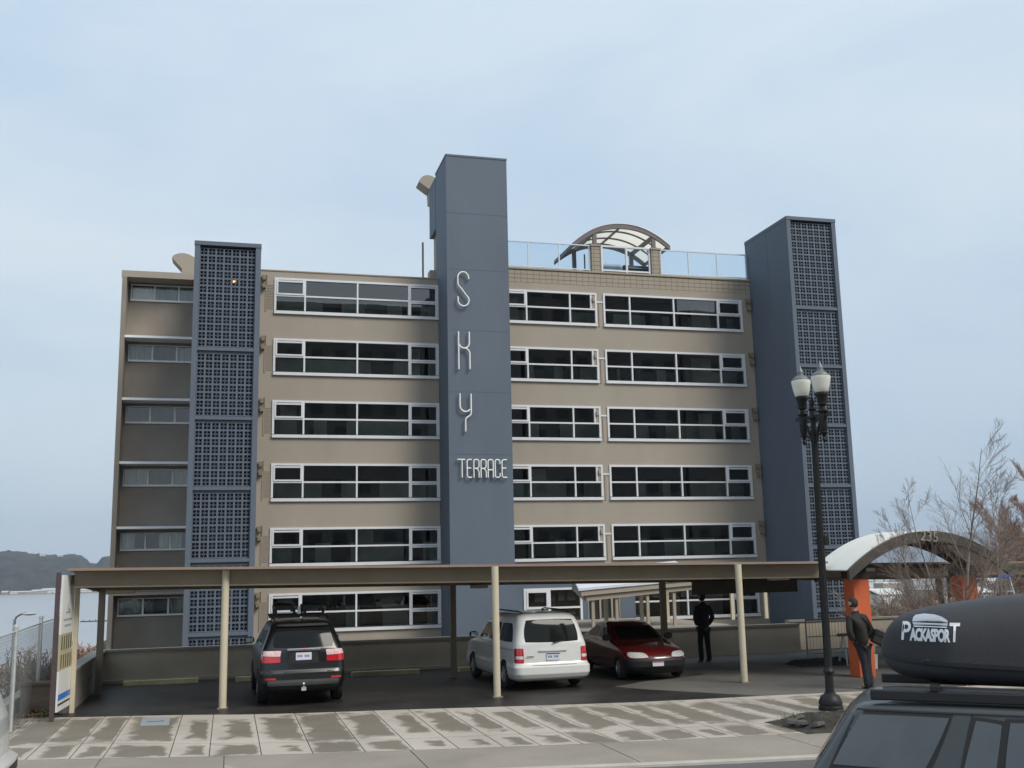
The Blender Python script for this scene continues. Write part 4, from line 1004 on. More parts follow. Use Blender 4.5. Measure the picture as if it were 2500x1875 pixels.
for i in range(420):
    cx_ = random.choice([(1.3, .2), (1.7, -.1), (-.5, .3), (1.0, -.4)]); x, y = cx_[0]+random.gauss(0, .14), cx_[1]+random.gauss(0, .1); h = random.uniform(.06, .2); a = random.uniform(0, 6.3)
    dx, dy = math.cos(a)*.006, math.sin(a)*.006; lx, ly = random.gauss(0, .05), random.gauss(0, .05)
    b.v += [Vector((x-dx, y-dy, .05)), Vector((x+dx, y+dy, .05)), Vector((x+lx, y+ly, .05+h))]; n_ = len(b.v); b.f.append((n_-3, n_-2, n_-1))
tag(b.build('grass', mat('grass blades', (.06, .085, .03), .8, var=.3, vs=3), pit), kind='stuff')
# moss, leaves and weeds along the left edge
b = MB(); random.seed(8)
for i in range(1100):
    y = random.uniform(21.8, 25.0); x = -4.5+abs(random.gauss(0, .26))-.05; h = random.uniform(.02, .10); a = random.uniform(0, 6.3); r_ = random.uniform(.012, .035)
    z = .02+random.uniform(0, .05)
    p = Vector((x, y, z)); u_ = Vector((math.cos(a)*r_, math.sin(a)*r_, random.uniform(-.5, .5)*r_)); w_ = Vector((-math.sin(a)*r_*.6, math.cos(a)*r_*.6, random.uniform(-.3, .9)*r_))
    n_ = len(b.v); b.v += [p-u_, p-w_, p+u_, p+w_]; b.f.append((n_, n_+1, n_+2, n_+3))
tag(b.build('leaf_litter', mat('leaf litter', (.16, .08, .035), .9, col2=(.10, .11, .04), vs=3)), kind='stuff')
swo2 = MB()
for i in range(700):
    y = random.uniform(24.3, 25.4); x = random.uniform(-4.5, -3.6); r_ = random.uniform(.01, .03); a = random.uniform(0, 6.3); n_ = len(swo2.v)
    p = Vector((x, y+.03, .02+random.uniform(0, .08))); u_ = Vector((math.cos(a)*r_, math.sin(a)*r_, .3*r_)); w_ = Vector((-math.sin(a)*r_, math.cos(a)*r_, .6*r_)); swo2.v += [p-u_, p-w_, p+u_, p+w_]; swo2.f.append((n_, n_+1, n_+2, n_+3))
tag(swo2.build('leaf_litter', mat('leaf litter', (.16, .08, .035), .9)), kind='stuff')

# ================================================================ work site by the orange column
t = thing('gate_frame', 'light grey tubular metal gate frame standing by the low wall left of the lamp pole', 'gate', (16.7, 29, 0))
a = at(1966, 1514, 29.2); c = at(1973, 1604, 29.2); d = at(2060, 1517, 29.2)
GM = mat('grey tube paint', (.30, .30, .29), .6)
b = MB(); zt = a.z; b.tube([(a.x, 29.2, 0), (a.x, 29.2, zt), (d.x+.4, 29.2, zt), (d.x+.4, 29.2, 0)], .03, 8); b.build('frame', GM, t, world=True)
b = MB(); b.tube([(a.x, 29.2, .12), (d.x+.4, 29.2, .12)], .02, 6); b.tube([(a.x, 29.2, zt*.55), (d.x+.4, 29.2, zt*.55)], .015, 6)
x = a.x+.12
while x < d.x+.35: b.tube([(x, 29.2, .12), (x, 29.2, zt)], .007, 4); x += .11
b.build('infill', GM, t, world=True)
b = MB(); P = gnd(2000, 1622)
def heap(u, v):
    x = -.85+1.75*u; y = -.5+1.0*v; e = min(1, min(u, 1-u, v, 1-v)*7); return (x, y, e*(.10+.16*abs(fbm(x*2.2, y*2.2, 4))+.07*fbm(x*7, y*7, 2)))
hp = b.grid(heap, 40, 24).build('drop_cloth', mat('dark cloth', (.022, .022, .022), .9, var=.3, vs=5), None, smooth=True); hp.location = (P.x, P.y, .01)
tag(hp, 'crumpled dark drop cloth lying on the driveway left of the orange column', 'drop cloth')
def ladder(name, lb, loc, h, w0, w1, sp_, rz, top, n_):
    t = thing(name, lb, 'ladder', loc, rz)
    AL = mat('ladder aluminium', (.66, .67, .68), .35, metal=.5, var=.05); 
    b = MB()
    for s_ in (-1, 1): b.bar((s_*w0, -sp_, 0), (s_*w1, -.05, h), .035, .075)
    b.build('rail', AL, t); b = MB()
    for i in range(1, n_+1):
        f = i/(n_+1); b.bar((-(w0+(w1-w0)*f), -sp_+(sp_-.05)*f, h*f), ((w0+(w1-w0)*f), -sp_+(sp_-.05)*f, h*f), .09, .035)
    b.build('rung', AL, t); b = MB()
    for s_ in (-1, 1): b.bar((s_*w0*.9, sp_, 0), (s_*w1*.9, .05, h-.02), .03, .04)
    b.bar((-w0*.8, sp_*.72, h*.28), (w0*.8, sp_*.72, h*.28), .03); b.build('rear_frame', AL, t)
    MB().box(-w1-.03, w1+.03, -.13, .10, h, h+.07).build('top_cap', mat(top[0], top[1], .4), t)
    return t
P = at(2446, 1400, 22.6)
ladder('step_ladder', 'tall aluminium step ladder with blue top under the right end of the arch', (P.x, 22.6, .016), 2.36, .36, .13, .55, R(-12), ('ladder blue', (.05, .17, .5)), 6)
P = gnd(2152, 1632)
ladder('step_ladder', 'short aluminium stepladder right of the left orange column', (P.x, P.y, .016), .92, .24, .17, .3, R(60), ('ladder grey', (.5, .5, .5)), 2)
t = thing('paint_bucket', 'white plastic paint bucket beside the left orange column', 'bucket', (P.x-.32, P.y-.1, .016))
MB().lathe([(.12, 0), (.145, .34), (.155, .35), (.155, .37)], (0, 0, .0), 16).build('pail', mat('white plastic', (.7, .69, .66), .4), t, smooth=True, angle=35)
MB().tube([(.15*math.cos(R(a)), .02, .35+.12*math.sin(R(a))) for a in range(0, 181, 20)], .005, 5).build('handle', STEEL, t)
t = thing('paint_tray_stand', 'small folding trestle behind the man with the shoulder bag', 'trestle', (P.x-.05, P.y+1.2, .004))
for s_ in (-1, 1):
    for q_ in (-1, 1): MB().bar((s_*.35, q_*.22, 0), (s_*.3, q_*.03, .78), .035).build('leg', STEEL, t)
MB().box(-.45, .45, -.05, .05, .78, .86).build('beam', PT, t)
# ================================================================ bare trees and shrubs
def grow(b, rnd, p, d, Ln, r, depth, upb, dens, spread, rmin):
    n = 4 if depth else 6; pts = [p.copy()]; rad = [r]; q = p.copy(); dd = d.copy()
    for i in range(n):
        dd = (dd+Vector((rnd.gauss(0, .10), rnd.gauss(0, .10), rnd.gauss(0, .06)+upb))).normalized(); q = q+dd*(Ln/n); pts.append(q.copy()); rad.append(max(rmin, r*(1-.85*(i+1)/n)))
    b.tube(pts, rad, 5 if r > .02 else 3, cap=False)
    if depth <= 0: return
    k = dens[len(dens)-depth]
    for j in range(k):
        f = .18+.8*(j+rnd.random())/k; i = min(n-1, int(f*n)); fr = f*n-i; s_ = pts[i].lerp(pts[i+1], fr); base = (pts[i+1]-pts[i]).normalized()
        ax = Vector((rnd.gauss(0, 1), rnd.gauss(0, 1), rnd.gauss(0, .5))); ax = (ax-base*ax.dot(base)).normalized()
        nd = (base+ax*spread*rnd.uniform(.6, 1.3)).normalized()
        grow(b, rnd, s_, nd, Ln*rnd.uniform(.32, .56)*(1.15-f*.45), max(rmin, r*.42*(1-f*.5)), depth-1, upb, dens, spread, rmin)
BARK = mat('grey brown bark', (.17, .13, .105), .9, col2=(.34, .29, .25), vs=2.5, fine=.2)
TWIG = mat('reddish twigs', (.20, .15, .125), .9, var=.25, vs=1)
LTW = mat('pale pink twigs', (.36, .25, .205), .9, var=.25, vs=.7)
SCR = mat('brown scrub twigs', (.15, .105, .075), .9, col2=(.30, .25, .20), vs=.8)
def bare_tree(lb, loc, stems, dens, m1, m2, seed, spread=.75, rmin=.004, group=None, name='bare_tree', cat='tree', upb=.03):
    rnd = random.Random(seed); t = thing(name, lb, cat, loc, group=group); tb_ = MB(); cb = MB()
    for (dx, dy, h, r) in stems:
        n = 7; p = Vector((dx*.08, dy*.08, -.05)); pts = [p.copy()]; rad = [r]; d = Vector((dx, dy, 2.2)).normalized()
        for i in range(n):
            d = (d+Vector((rnd.gauss(0, .05), rnd.gauss(0, .05), .05))).normalized(); p = p+d*(h/n); pts.append(p.copy()); rad.append(max(.006, r*(1-.93*(i+1)/n)))
        tb_.tube(pts, rad, 8, cap=False)
        k = dens[0]
        for j in range(k):
            f = .22+.78*(j+rnd.random())/k; f = min(f, .99); i = min(n-1, int(f*n)); s_ = pts[i].lerp(pts[i+1], f*n-i); base = (pts[i+1]-pts[i]).normalized()
            a = rnd.uniform(0, 6.28); ax = Vector((math.cos(a), math.sin(a), 0)); nd = (base*.9+ax*spread).normalized()
            grow(cb, rnd, s_, nd, h*rnd.uniform(.25, .40)*(1.15-f*.75), max(rmin, rad[i]*.42), len(dens)-1, upb, dens[1:], spread, rmin)
    tb_.build('trunk', m1, t, smooth=True); cb.build('crown', m2, t)
    return t
P = at(2356, 1500, 21.2)
bare_tree('multi stemmed leafless young tree in front of the right orange column', (P.x, 21.2, 0), [(-.08, 0, 5.5, .055), (-.60, .1, 4.4, .04), (-1.25, .1, 4.2, .03), (-1.7, -.3, 3.7, .025), (.75, -.1, 3.8, .03), (.25, .2, 4.6, .035)], (15, 9, 7), BARK, TWIG, 5, .66, .0024)
P = at(2432, 1480, 22.4)
bare_tree('slender leafless tree near the step ladder at the right edge', (P.x, 22.4, 0), [(.30, 0, 4.8, .04), (.1, .2, 4.2, .03)], (13, 8, 6), BARK, TWIG, 12, .62, .0024)
P = at(2548, 1400, 36)
bare_tree('dense pinkish leafless tree filling the right edge behind the carport', (P.x, 36, -1.5), [(0, 0, 7.4, .16), (-.35, .3, 6.6, .12), (-.65, -.2, 5.6, .10), (.5, .3, 7.5, .12), (-.2, -.5, 6.4, .1)], (22, 12, 8), LTW, LTW, 21, .55, .0075)
def shrub(lb, loc, h, w, n, seed, m, group):
    rnd = random.Random(seed); t = thing('bare_shrub', lb, 'shrub', loc, group=group); b = MB(); c = MB()
    for i in range(n):
        a = rnd.uniform(0, 6.28); q = rnd.random()**.5; L0 = h*rnd.uniform(.6, 1.1)*(1-.35*q); d = Vector((math.cos(a)*q*w/h, math.sin(a)*q*w/h, 1)).normalized()
        grow(b if i < 10 else c, rnd, Vector((rnd.gauss(0, w*.3), rnd.gauss(0, w*.3), -.1)), d, L0, .022, 2, .02, (7, 5), .75, .009)
    b.build('stem', m, t); c.build('crown', m, t)
for i, (px, Y, zt, w, lb) in enumerate(((2150, 38, 1445, 1.6, 'brown leafless bush just right of the left orange column'), (2205, 42, 1440, 2.2, 'rust brown bush in the gap under the arch, left of its middle'), (2262, 40, 1425, 2.0, 'tall brown bush under the middle of the arch'), (2300, 37, 1440, 1.6, 'dark brown bush behind the carport rear posts under the arch'),
      (2360, 39, 1430, 2.0, 'tangled brown bush behind the right orange column'), (2425, 38, 1420, 2.0, 'brown bush between the right orange column and the step ladder'), (2480, 40, 1410, 2.4, 'brown bush behind the step ladder'), (2180, 48, 1455, 2.6, 'pale brown bush further down the slope left under the arch'), (2240, 52, 1450, 3.0, 'hazy brown thicket farthest down the slope under the arch'), (2330, 50, 1440, 3.0, 'tall thicket behind the bushes at the right rear of the arch'))):
    P = at(px, zt, Y); zb = terrain_h(P.x, Y)-.1; shrub(lb, (P.x, Y, zb), max(1.2, P.z-zb), w, 60, 40+i, SCR, 'brown bushes beyond the driveway')
for i, (px, Y, zt, w, lb) in enumerate(((20, 30, 1640, 1.3, 'scrubby bush behind the chain link fence at the left edge of the photo'), (62, 31, 1600, 1.3, 'brown bush seen through the chain link between its two posts'), (112, 30, 1575, 1.1, 'tall twiggy bush just left of the sign board'), (128, 27.8, 1590, .7, 'bare bush directly behind the sign board'), (190, 34, 1570, 1.0, 'russet bare bush above the side wall right of the sign board'), (222, 36, 1572, 1.0, 'russet bush beside the left rear carport post'))):
    P = at(px, zt, Y); zb = terrain_h(P.x, Y)-.1; shrub(lb, (P.x, Y, zb), max(1.3, P.z-zb), w, 30, 70+i, SCR if i < 4 else mat('russet twigs', (.30, .17, .12), .9, var=.2), 'bare bushes along the left bank')

# ================================================================ people
def skin_mesh(name, pts, edges, root, m, parent, sub=2, extra=None):
    me = bpy.data.meshes.new(name+'_src'); names = list(pts); idx = {k: i for i, k in enumerate(names)}
    me.from_pydata([pts[k][:3] for k in names], [(idx[a], idx[b]) for a, b in edges], []); o = bpy.data.objects.new('tmp', me); COL.objects.link(o)
    md = o.modifiers.new('s', 'SKIN'); md.use_smooth_shade = True
    sv = me.skin_vertices[0].data
    for k in names:
        r_ = pts[k][3]; sv[idx[k]].radius = r_ if isinstance(r_, tuple) else (r_, r_); sv[idx[k]].use_root = (k == root)
    ss = o.modifiers.new('sub', 'SUBSURF'); ss.levels = ss.render_levels = sub
    dg = bpy.context.evaluated_depsgraph_get(); out_me = bpy.data.meshes.new_from_object(o.evaluated_get(dg)); bpy.data.objects.remove(o)
    if extra:
        bm = bmesh.new(); bm.from_mesh(out_me); tmp = bpy.data.meshes.new('x'); tmp.from_pydata([tuple(v) for v in extra.v], [], extra.f); bm.from_mesh(tmp)
        for f in bm.faces: f.smooth = True
        bm.to_mesh(out_me); bm.free()
    out_me.name = name; q = bpy.data.objects.new(name, out_me); COL.objects.link(q); out_me.materials.clear(); out_me.materials.append(m); q.parent = parent
    return q
def head_extra(c, tilt=(0, 0), face=1):
    b = MB(); hx, hy, hz = .078, .098, .118
    def f(u, v):
        a = 2*math.pi*u; e = math.pi*(v-.5); x = math.cos(e)*math.cos(a); y = math.cos(e)*math.sin(a); z = math.sin(e)
        jaw = 1-.22*max(0, -z-.2); fwd = .012*max(0, -z)*(y > 0)
        Y = hy*y*jaw; 
        if y > .2 and -.25 < z < -.02 and abs(x) < .22: Y += .022*(1-abs(x)/.22)         # nose
        if y > .2 and .02 < z < .22 and .18 < abs(x) < .55: Y -= .010                    # eye sockets
        if y > .2 and -.5 < z < -.38 and abs(x) < .3: Y += .006                          # lips
        X = hx*x*jaw
        if abs(x) > .93 and -.3 < z < .2: X += .016*(1 if x > 0 else -1)                  # ears
        return (X, Y+fwd, hz*z)
    b.grid(f, 48, 36, True); b.xf(Matrix.Translation(c) @ Matrix.Rotation(tilt[0], 4, 'Z') @ Matrix.Rotation(tilt[1], 4, 'X'))
    return b
def person(lb, loc, rz, sc, coat, trous, hair, lean=0.0, pose='pockets', crossed=False, hood=False, bald=False):
    t = thing('person', lb, 'person', loc, rz); t.scale = (sc, sc, sc)
    L = lean
    fl, fr = (-.12, .12) if not crossed else (.02, .10)
    J = {'pel': (0, 0, .94, .10), 'sp': (L*.3, .0, 1.12, .10), 'ch': (L*.6, .0, 1.32, .11), 'nk': (L*.85, .0, 1.49, .05), 'hd': (L, .01, 1.60, .05),
         'sl': (L*.7-.17, 0, 1.42, .055), 'sr': (L*.7+.17, 0, 1.42, .055), 'el': (L*.5-.265, -.04, 1.15, .042), 'er': (L*.5+.265, -.04, 1.15, .042), 'wl': (L*.3-.13, .03, .96, .03), 'wr': (L*.3+.13, .03, .96, .03),
         'hl': (-.09, 0, .90, .085), 'hr': (.09, 0, .90, .085), 'kl': (fl*.9, .02, .50, .055), 'kr': (fr*.95, .02, .50, .055), 'al': (fl, -.03, .09, .04), 'ar': (fr, -.03, .09, .04), 'tl': (fl-.03, .12, .04, .035), 'tr': (fr+.03, .12, .04, .035)}
    E = [('pel', 'sp'), ('sp', 'ch'), ('ch', 'nk'), ('nk', 'hd'), ('ch', 'sl'), ('ch', 'sr'), ('sl', 'el'), ('sr', 'er'), ('el', 'wl'), ('er', 'wr'), ('pel', 'hl'), ('pel', 'hr'), ('hl', 'kl'), ('hr', 'kr'), ('kl', 'al'), ('kr', 'ar'), ('al', 'tl'), ('ar', 'tr')]
    hc = Vector((L*1.05, .02, 1.68))
    body = skin_mesh('body', J, E, 'pel', SKIN, t, 2, head_extra(hc, (R(12), R(0))))
    C = {'a': (L*.1, 0, .82, (.19, .135)), 'b': (L*.3, 0, 1.03, (.18, .13)), 'c': (L*.5, 0, 1.22, (.19, .135)), 'd': (L*.65, 0, 1.37, (.185, .125)), 'e': (L*.8, .0, 1.47, (.085, .08)), 'e2': (L*.9, .0, 1.55, (.075, .075)),
         'sl': (L*.7-.185, 0, 1.39, .078), 'sr': (L*.7+.185, 0, 1.39, .078), 'el': (L*.5-.275, -.05, 1.14, .066), 'er': (L*.5+.275, -.05, 1.14, .066), 'wl': (L*.3-.15, .04, .94, .07), 'wr': (L*.3+.15, .04, .94, .07)}
    skin_mesh('jacket', C, [('a', 'b'), ('b', 'c'), ('c', 'd'), ('d', 'e'), ('e', 'e2'), ('d', 'sl'), ('d', 'sr'), ('sl', 'el'), ('sr', 'er'), ('el', 'wl'), ('er', 'wr')], 'a', coat, t, 2)
    Tq = {'p': (0, 0, .93, (.14, .11)), 'hl': (-.085, 0, .84, .098), 'hr': (.085, 0, .84, .098), 'kl': (fl*.9, .02, .5, .076), 'kr': (fr*.95, .02, .5, .076), 'al': (fl, -.02, .12, .070), 'ar': (fr, -.02, .12, .070), 'bl': (fl, -.01, .04, .072), 'br': (fr, -.01, .04, .072)}
    skin_mesh('trousers', Tq, [('p', 'hl'), ('p', 'hr'), ('hl', 'kl'), ('hr', 'kr'), ('kl', 'al'), ('kr', 'ar'), ('al', 'bl'), ('ar', 'br')], 'p', trous, t, 2)
    for x in (fl, fr):
        skin_mesh('shoe', {'a': (x, -.06, .05, (.05, .045)), 'b': (x+.01, .06, .045, (.05, .04)), 'c': (x+.015, .17, .035, (.04, .03))}, [('a', 'b'), ('b', 'c')], 'a', BLACKP, t, 2)
    if not bald:
        b = MB()
        def f(u, v):
            a = 2*math.pi*u; e = math.pi*(.5-v*(.70 if not hood else .82)); x = math.cos(e)*math.cos(a); y = math.cos(e)*math.sin(a); z = math.sin(e); k = 1.0
            if y > .3 and z < .35 and not hood: k = .90
            return (.086*x*k, .106*y*k-.004, .124*z+.003+.004*mnoise.noise(Vector((x*4, y*4, z*4))))
        b.grid(f, 36, 18, True); b.xf(Matrix.Translation(hc) @ Matrix.Rotation(R(15), 4, 'Z')); b.build('hair', hair, t, smooth=True)
    if hood:
        skin_mesh('hood', {'a': (L*.85, -.05, 1.50, .085), 'b': (L*.8, -.085, 1.42, .06)}, [('a', 'b')], 'a', coat, t, 2)
    return t
BCO = mat('black coat', (.012, .012, .013), .85, var=.3, vs=6, bump=.6, bs=7); OCO = mat('dark olive jacket', (.017, .016, .014), .8, var=.35, vs=6, bump=.7, bs=8)
JEA = mat('dark jeans', (.015, .017, .022), .85, var=.3, vs=8, bump=.5, bs=9); HAI = mat('dark brown hair', (.022, .016, .012), .7, var=.3, vs=20, bump=.6, bs=60)
CAP = mat('black knit hat', (.012, .012, .012), .9, var=.2)
P = gnd(1722, 1618); person('person in a black coat standing with both hands in pockets near the low wall', (P.x, P.y, .012), R(8), 1.13, BCO, mat('black trousers', (.012, .012, .013), .85, var=.2), CAP, 0.0, hood=True)
P = gnd(2117, 1683); man = person('person in a dark jacket and jeans leaning beside the left orange column', (P.x-.02, P.y, .012), R(6), 1.13, OCO, JEA, HAI, -.15, crossed=True)
# shoulder bag worn by the man
bg_ = thing('shoulder_bag', 'black shoulder bag hanging at the right hip of the person by the orange column', 'bag', (P.x+.36, P.y-.12, 1.12))
BAGM = mat('black bag cloth', (.013, .013, .014), .7, var=.3, bump=.4, bs=12)
b = MB(); b.box(-.19, .19, -.075, .075, -.16, .13); b.xf(Matrix.Rotation(R(26), 4, 'Y')); b.build('bag_body', BAGM, bg_, bevel=.03)
b = MB(); b.box(-.20, .20, -.09, .082, .02, .145); b.xf(Matrix.Rotation(R(26), 4, 'Y')); b.build('flap', BAGM, bg_, bevel=.02)
b = MB(); b.tube([(-.14, -.06, .14), (-.26, -.07, .30), (-.42, -.05, .46), (-.52, .05, .54), (-.52, .22, .50), (-.34, .30, .3), (-.1, .2, .12), (.12, .08, .02)], .014, 6); b.build('strap', BAGM, bg_, smooth=True)
P = gnd(2284, 1700); 
for px, py, lb, sc in ((2284, 1464, 'person mostly hidden behind the roof box, left of two bare heads', 1.06), (2324, 1457, 'person mostly hidden behind the roof box, right of two bare heads', 1.10)):
    q = at(px, py, 22.0); person(lb, (q.x, 22.0, .012), R(150), (q.z-.012)/1.80, mat('grey work jacket', (.12, .12, .13), .8), JEA, HAI, 0, bald=True)

# ================================================================ vehicles
def plate_marks(p, x, y, z, sg_):
    b = MB()
    for i in range(7):
        if i == 3: continue
        a = x-.13+i*.038; b.box(a, a+.024, y-.001, y, z, z+.05)
    b.build('plate_characters', PLATEB, p)
class Car:
    def __init__(s, keys, root, paint, bf=.16, br=.05): s.k = keys; s.root = root; s.paint = paint; s.bf = bf; s.br = br
    def par(s, z):
        k = s.k
        if z <= k[0][0]: return k[0][1:]
        for a, b in zip(k, k[1:]):
            if z <= b[0]:
                t = (z-a[0])/(b[0]-a[0]); return tuple(p+(q-p)*t for p, q in zip(a[1:], b[1:]))
        return k[-1][1:]
    # plan outline: rounded rectangle, nose and tail slightly bowed
    def cr(s, w, n): return min(1.15/n, w*.85)
    def bow(s, X, Y, w, l, sg_):
        be = (s.bf if Y > 0 else s.br)
        return X*(1-.035*(Y/l)**2), Y-math.copysign(be*(X/w)**2*(abs(Y)/l)**2, Y)
    def side(s, sg_, y, z, o=0.0):
        w, r_, f, n = s.par(z); c, l = (f+r_)/2, (f-r_)/2; k = s.cr(w, n); Y = max(-l*.9999, min(l*.9999, y-c)); d = max(0, (abs(Y)-(l-k))/k)
        X = w-k+k*(1-d**2.2)**(1/2.2); X, Y2 = s.bow(X, Y, w, l, 1); return Vector((sg_*(X+o), c+Y2, z))
    def end(s, sg_, x, z, o=0.0):
        w, r_, f, n = s.par(z); c, l = (f+r_)/2, (f-r_)/2; k = s.cr(w, n); X = max(-w*.9995, min(w*.9995, x)); d = max(0, (abs(X)-(w-k))/k)
        Y = l-k+k*(1-d**2.2)**(1/2.2); X2, Y = s.bow(X, sg_*Y, w, l, 1); return Vector((X2, c+Y+sg_*o, z))
    def outline(s, z):
        w, r_, f, n = s.par(z); c, l = (f+r_)/2, (f-r_)/2; k = s.cr(w, n); q = []
        NS, NA, NE = 46, 9, 8
        for i in range(NS): q.append((w, (l-k)*i/NS))
        for i in range(NA+1):
            a = math.pi/2*i/NA; q.append((w-k+k*max(0, math.cos(a))**(2/2.2), l-k+k*max(0, math.sin(a))**(2/2.2)))
        for i in range(1, NE): q.append(((w-k)*(1-i/NE), l))
        full = q + [(0, l)] + [(-x, y) for x, y in q[::-1]]
        full = full + [(-x, -y) for x, y in full[1:-1]] 
        return [Vector((*(lambda p: (p[0], c+p[1]))(s.bow(x, y, w, l, 1)), z)) for x, y in full]
    def body(s, zs, wheels=(), Rw=.36, bump_pred=None, M=220, wz=.33):
        b = MB(); b2 = MB()
        rows = [s.outline(z) for z in zs]; M = len(rows[0])
        for row in rows: b.v += row; b2.v += row
        for j in range(len(zs)-1):
            for i in range(M):
                i2 = (i+1) % M; q = (j*M+i, j*M+i2, (j+1)*M+i2, (j+1)*M+i); cc = (rows[j][i]+rows[j][i2]+rows[j+1][i2]+rows[j+1][i])/4
                if any((cc.y-yw)**2+(cc.z-wz)**2 < Rw*Rw and abs(cc.x) > s.par(cc.z)[0]*.72 for yw in wheels): continue
                (b2 if bump_pred and bump_pred(cc) else b).f.append(q)
        top = len(zs)-1; b.v.append(Vector((0, sum(p.y for p in rows[-1])/M, zs[-1]+.006))); k = len(b.v)-1
        for i in range(M): b.f.append((top*M+i, top*M+(i+1) % M, k))
        b2.v.append(Vector((0, 0, zs[0])))
        for i in range(M): b.f.append(((i+1) % M, i, len(b.v)))
        b.v.append(Vector((0, 0, zs[0])))
        o = b.build('body', s.paint, s.root, smooth=True, angle=50)
        if bump_pred:
            for sg_ in (-1, 1):
                fs = [f for f in b2.f if b2.v[f[0]].y*sg_ > 0]
                used = sorted({i for f in fs for i in f}); mp_ = {a: i for i, a in enumerate(used)}; b3 = MB(); b3.v = [b2.v[a] for a in used]; b3.f = [tuple(mp_[i] for i in f) for f in fs]
                b3.build('bumper', BLACKP, s.root, smooth=True, angle=50)
        # dark inner wells and floor pan
        q = MB(); w0 = s.par(.5)[0]
        for yw in wheels:
            for sg_ in (-1, 1):
                pts = [(sg_*(w0-.05), yw+(Rw+.005)*math.cos(R(a)), wz+(Rw+.005)*math.sin(R(a))) for a in range(-20, 201, 10)]
                i0 = len(q.v)
                for p in pts: q.v += [Vector(p), Vector((p[0]-sg_*.26, p[1], p[2]))]
                for i in range(len(pts)-1): q.f.append((i0+2*i, i0+2*i+1, i0+2*i+3, i0+2*i+2))
                i0 = len(q.v); q.v += [Vector((p[0]-sg_*.26, p[1], p[2])) for p in pts]; q.f.append(tuple(range(i0, len(q.v))))
        if wheels: q.build('wheel_well', BLACKP, s.root)
        return o
    def patch(s, kind, sg_, quad, m, name, o=.006, parent=None, nu=10, nv=8, rnd=.3, thick=True):
        b = MB()
        def f(u, v):
            a, c = 2*u-1, 2*v-1; a2 = a*math.sqrt(1-rnd*c*c/2*abs(a) if 1 else 1); c2 = c*math.sqrt(1-rnd*a*a/2*abs(c)); u, v = (a2+1)/2, (c2+1)/2
            (x0, z0), (x1, z1), (x2, z2), (x3, z3) = quad
            x = (x0*(1-u)+x1*u)*(1-v)+(x3*(1-u)+x2*u)*v; z = (z0*(1-u)+z1*u)*(1-v)+(z3*(1-u)+z2*u)*v
            return (s.side if kind == 'side' else s.end)(sg_, x, z, o)
        b.grid(f, nu, nv)
        if thick:      # skirt back into the body
            w = nu+1; ring = [i for i in range(nu)]+[nu+j*w for j in range(nv)]+[nv*w+i for i in range(nu, 0, -1)]+[j*w for j in range(nv, 0, -1)]
            base = len(b.v)
            for i in ring:
                p = b.v[i]; q = Vector((p.x-math.copysign(.02, p.x), p.y, p.z)) if kind == 'side' else Vector((p.x, p.y-sg_*.02, p.z)); b.v.append(q)
            n_ = len(ring)
            for i in range(n_): b.f.append((ring[i], ring[(i+1) % n_], base+(i+1) % n_, base+i))
        return b.build(name, m, parent or s.root, smooth=True, fixn=True, angle=35)
    def wheel(s, x, y, rad, rimm, spokes=5, wd=.2, parts=True):
        b = MB(); k = 28; sg_ = 1 if x > 0 else -1
        prof = [(rad*.60, -wd/2), (rad*.92, -wd/2), (rad, -wd/2+.03), (rad, wd/2-.03), (rad*.92, wd/2), (rad*.62, wd/2), (rad*.60, wd/2-.03)]
        b.lathe(prof, (0, 0, 0), k, capped=False); mtx = Matrix.Translation((x, y, rad)) @ Matrix.Rotation(R(90)*sg_, 4, 'Y'); b.xf(mtx)
        w = thing('wheel', None, None, (0, 0, 0)); w.parent = s.root
        b.build('tyre', RUBBER, w, smooth=True, angle=30)
        b = MB(); b.lathe([(rad*.62, wd/2-.02), (rad*.58, wd/2-.01), (rad*.54, wd/2-.05), (rad*.5, wd/2-.12)], (0, 0, 0), k, capped=False)
        for i in range(spokes):
            a = 2*math.pi*i/spokes; c_, s_ = math.cos(a), math.sin(a); b.bar((c_*rad*.1, s_*rad*.1, wd/2-.02), (c_*rad*.57, s_*rad*.57, wd/2-.03), rad*.17, .03, up=(0, 0, 1))
        b.lathe([(rad*.16, wd/2-.05), (rad*.15, wd/2), (.005, wd/2+.005)], (0, 0, 0), 14, capped=False)
        b.lathe([(rad*.5, wd/2-.12), (.01, wd/2-.12)], (0, 0, 0), k, capped=False)
        b.xf(mtx); b.build('rim', rimm, w, smooth=True, angle=30)
    def mirror(s, x, y, z, m):
        sg_ = 1 if x > 0 else -1
        b = MB(); b.lathe([(.02, -.10), (.09, -.08), (.11, 0), (.10, .06), (.04, .09)], (0, 0, 0), 14); b.xf(Matrix.Translation((x+sg_*.12, y, z)) @ Matrix.Diagonal((1.1, .7, .85, 1))); b.box(min(x, x+sg_*.1)-.02, max(x, x+sg_*.1), y-.02, y+.04, z-.05, z-.01)
        q = b.build('mirror', m, s.root, smooth=True, angle=50)
        c = MB(); c.box(x+sg_*.12-.085, x+sg_*.12+.085, y-.085, y-.075, z-.055, z+.055); c.build('mirror_glass', mat('mirror glass', (.45, .55, .55), .05, metal=1), q)
def zlist(a, b_, st, extra): return sorted(set([round(a+i*st, 3) for i in range(int((b_-a)/st)+1)]+list(extra)))
DG = mat('tinted car glass', (.010, .011, .011), .06, var=.1, spec=.2)
PAINT = lambda n, c, r=.28, mt=0.0, ct=1.0: mat(n, c, r, metal=mt, var=.03, vs=4, coat=ct, spec=.5)

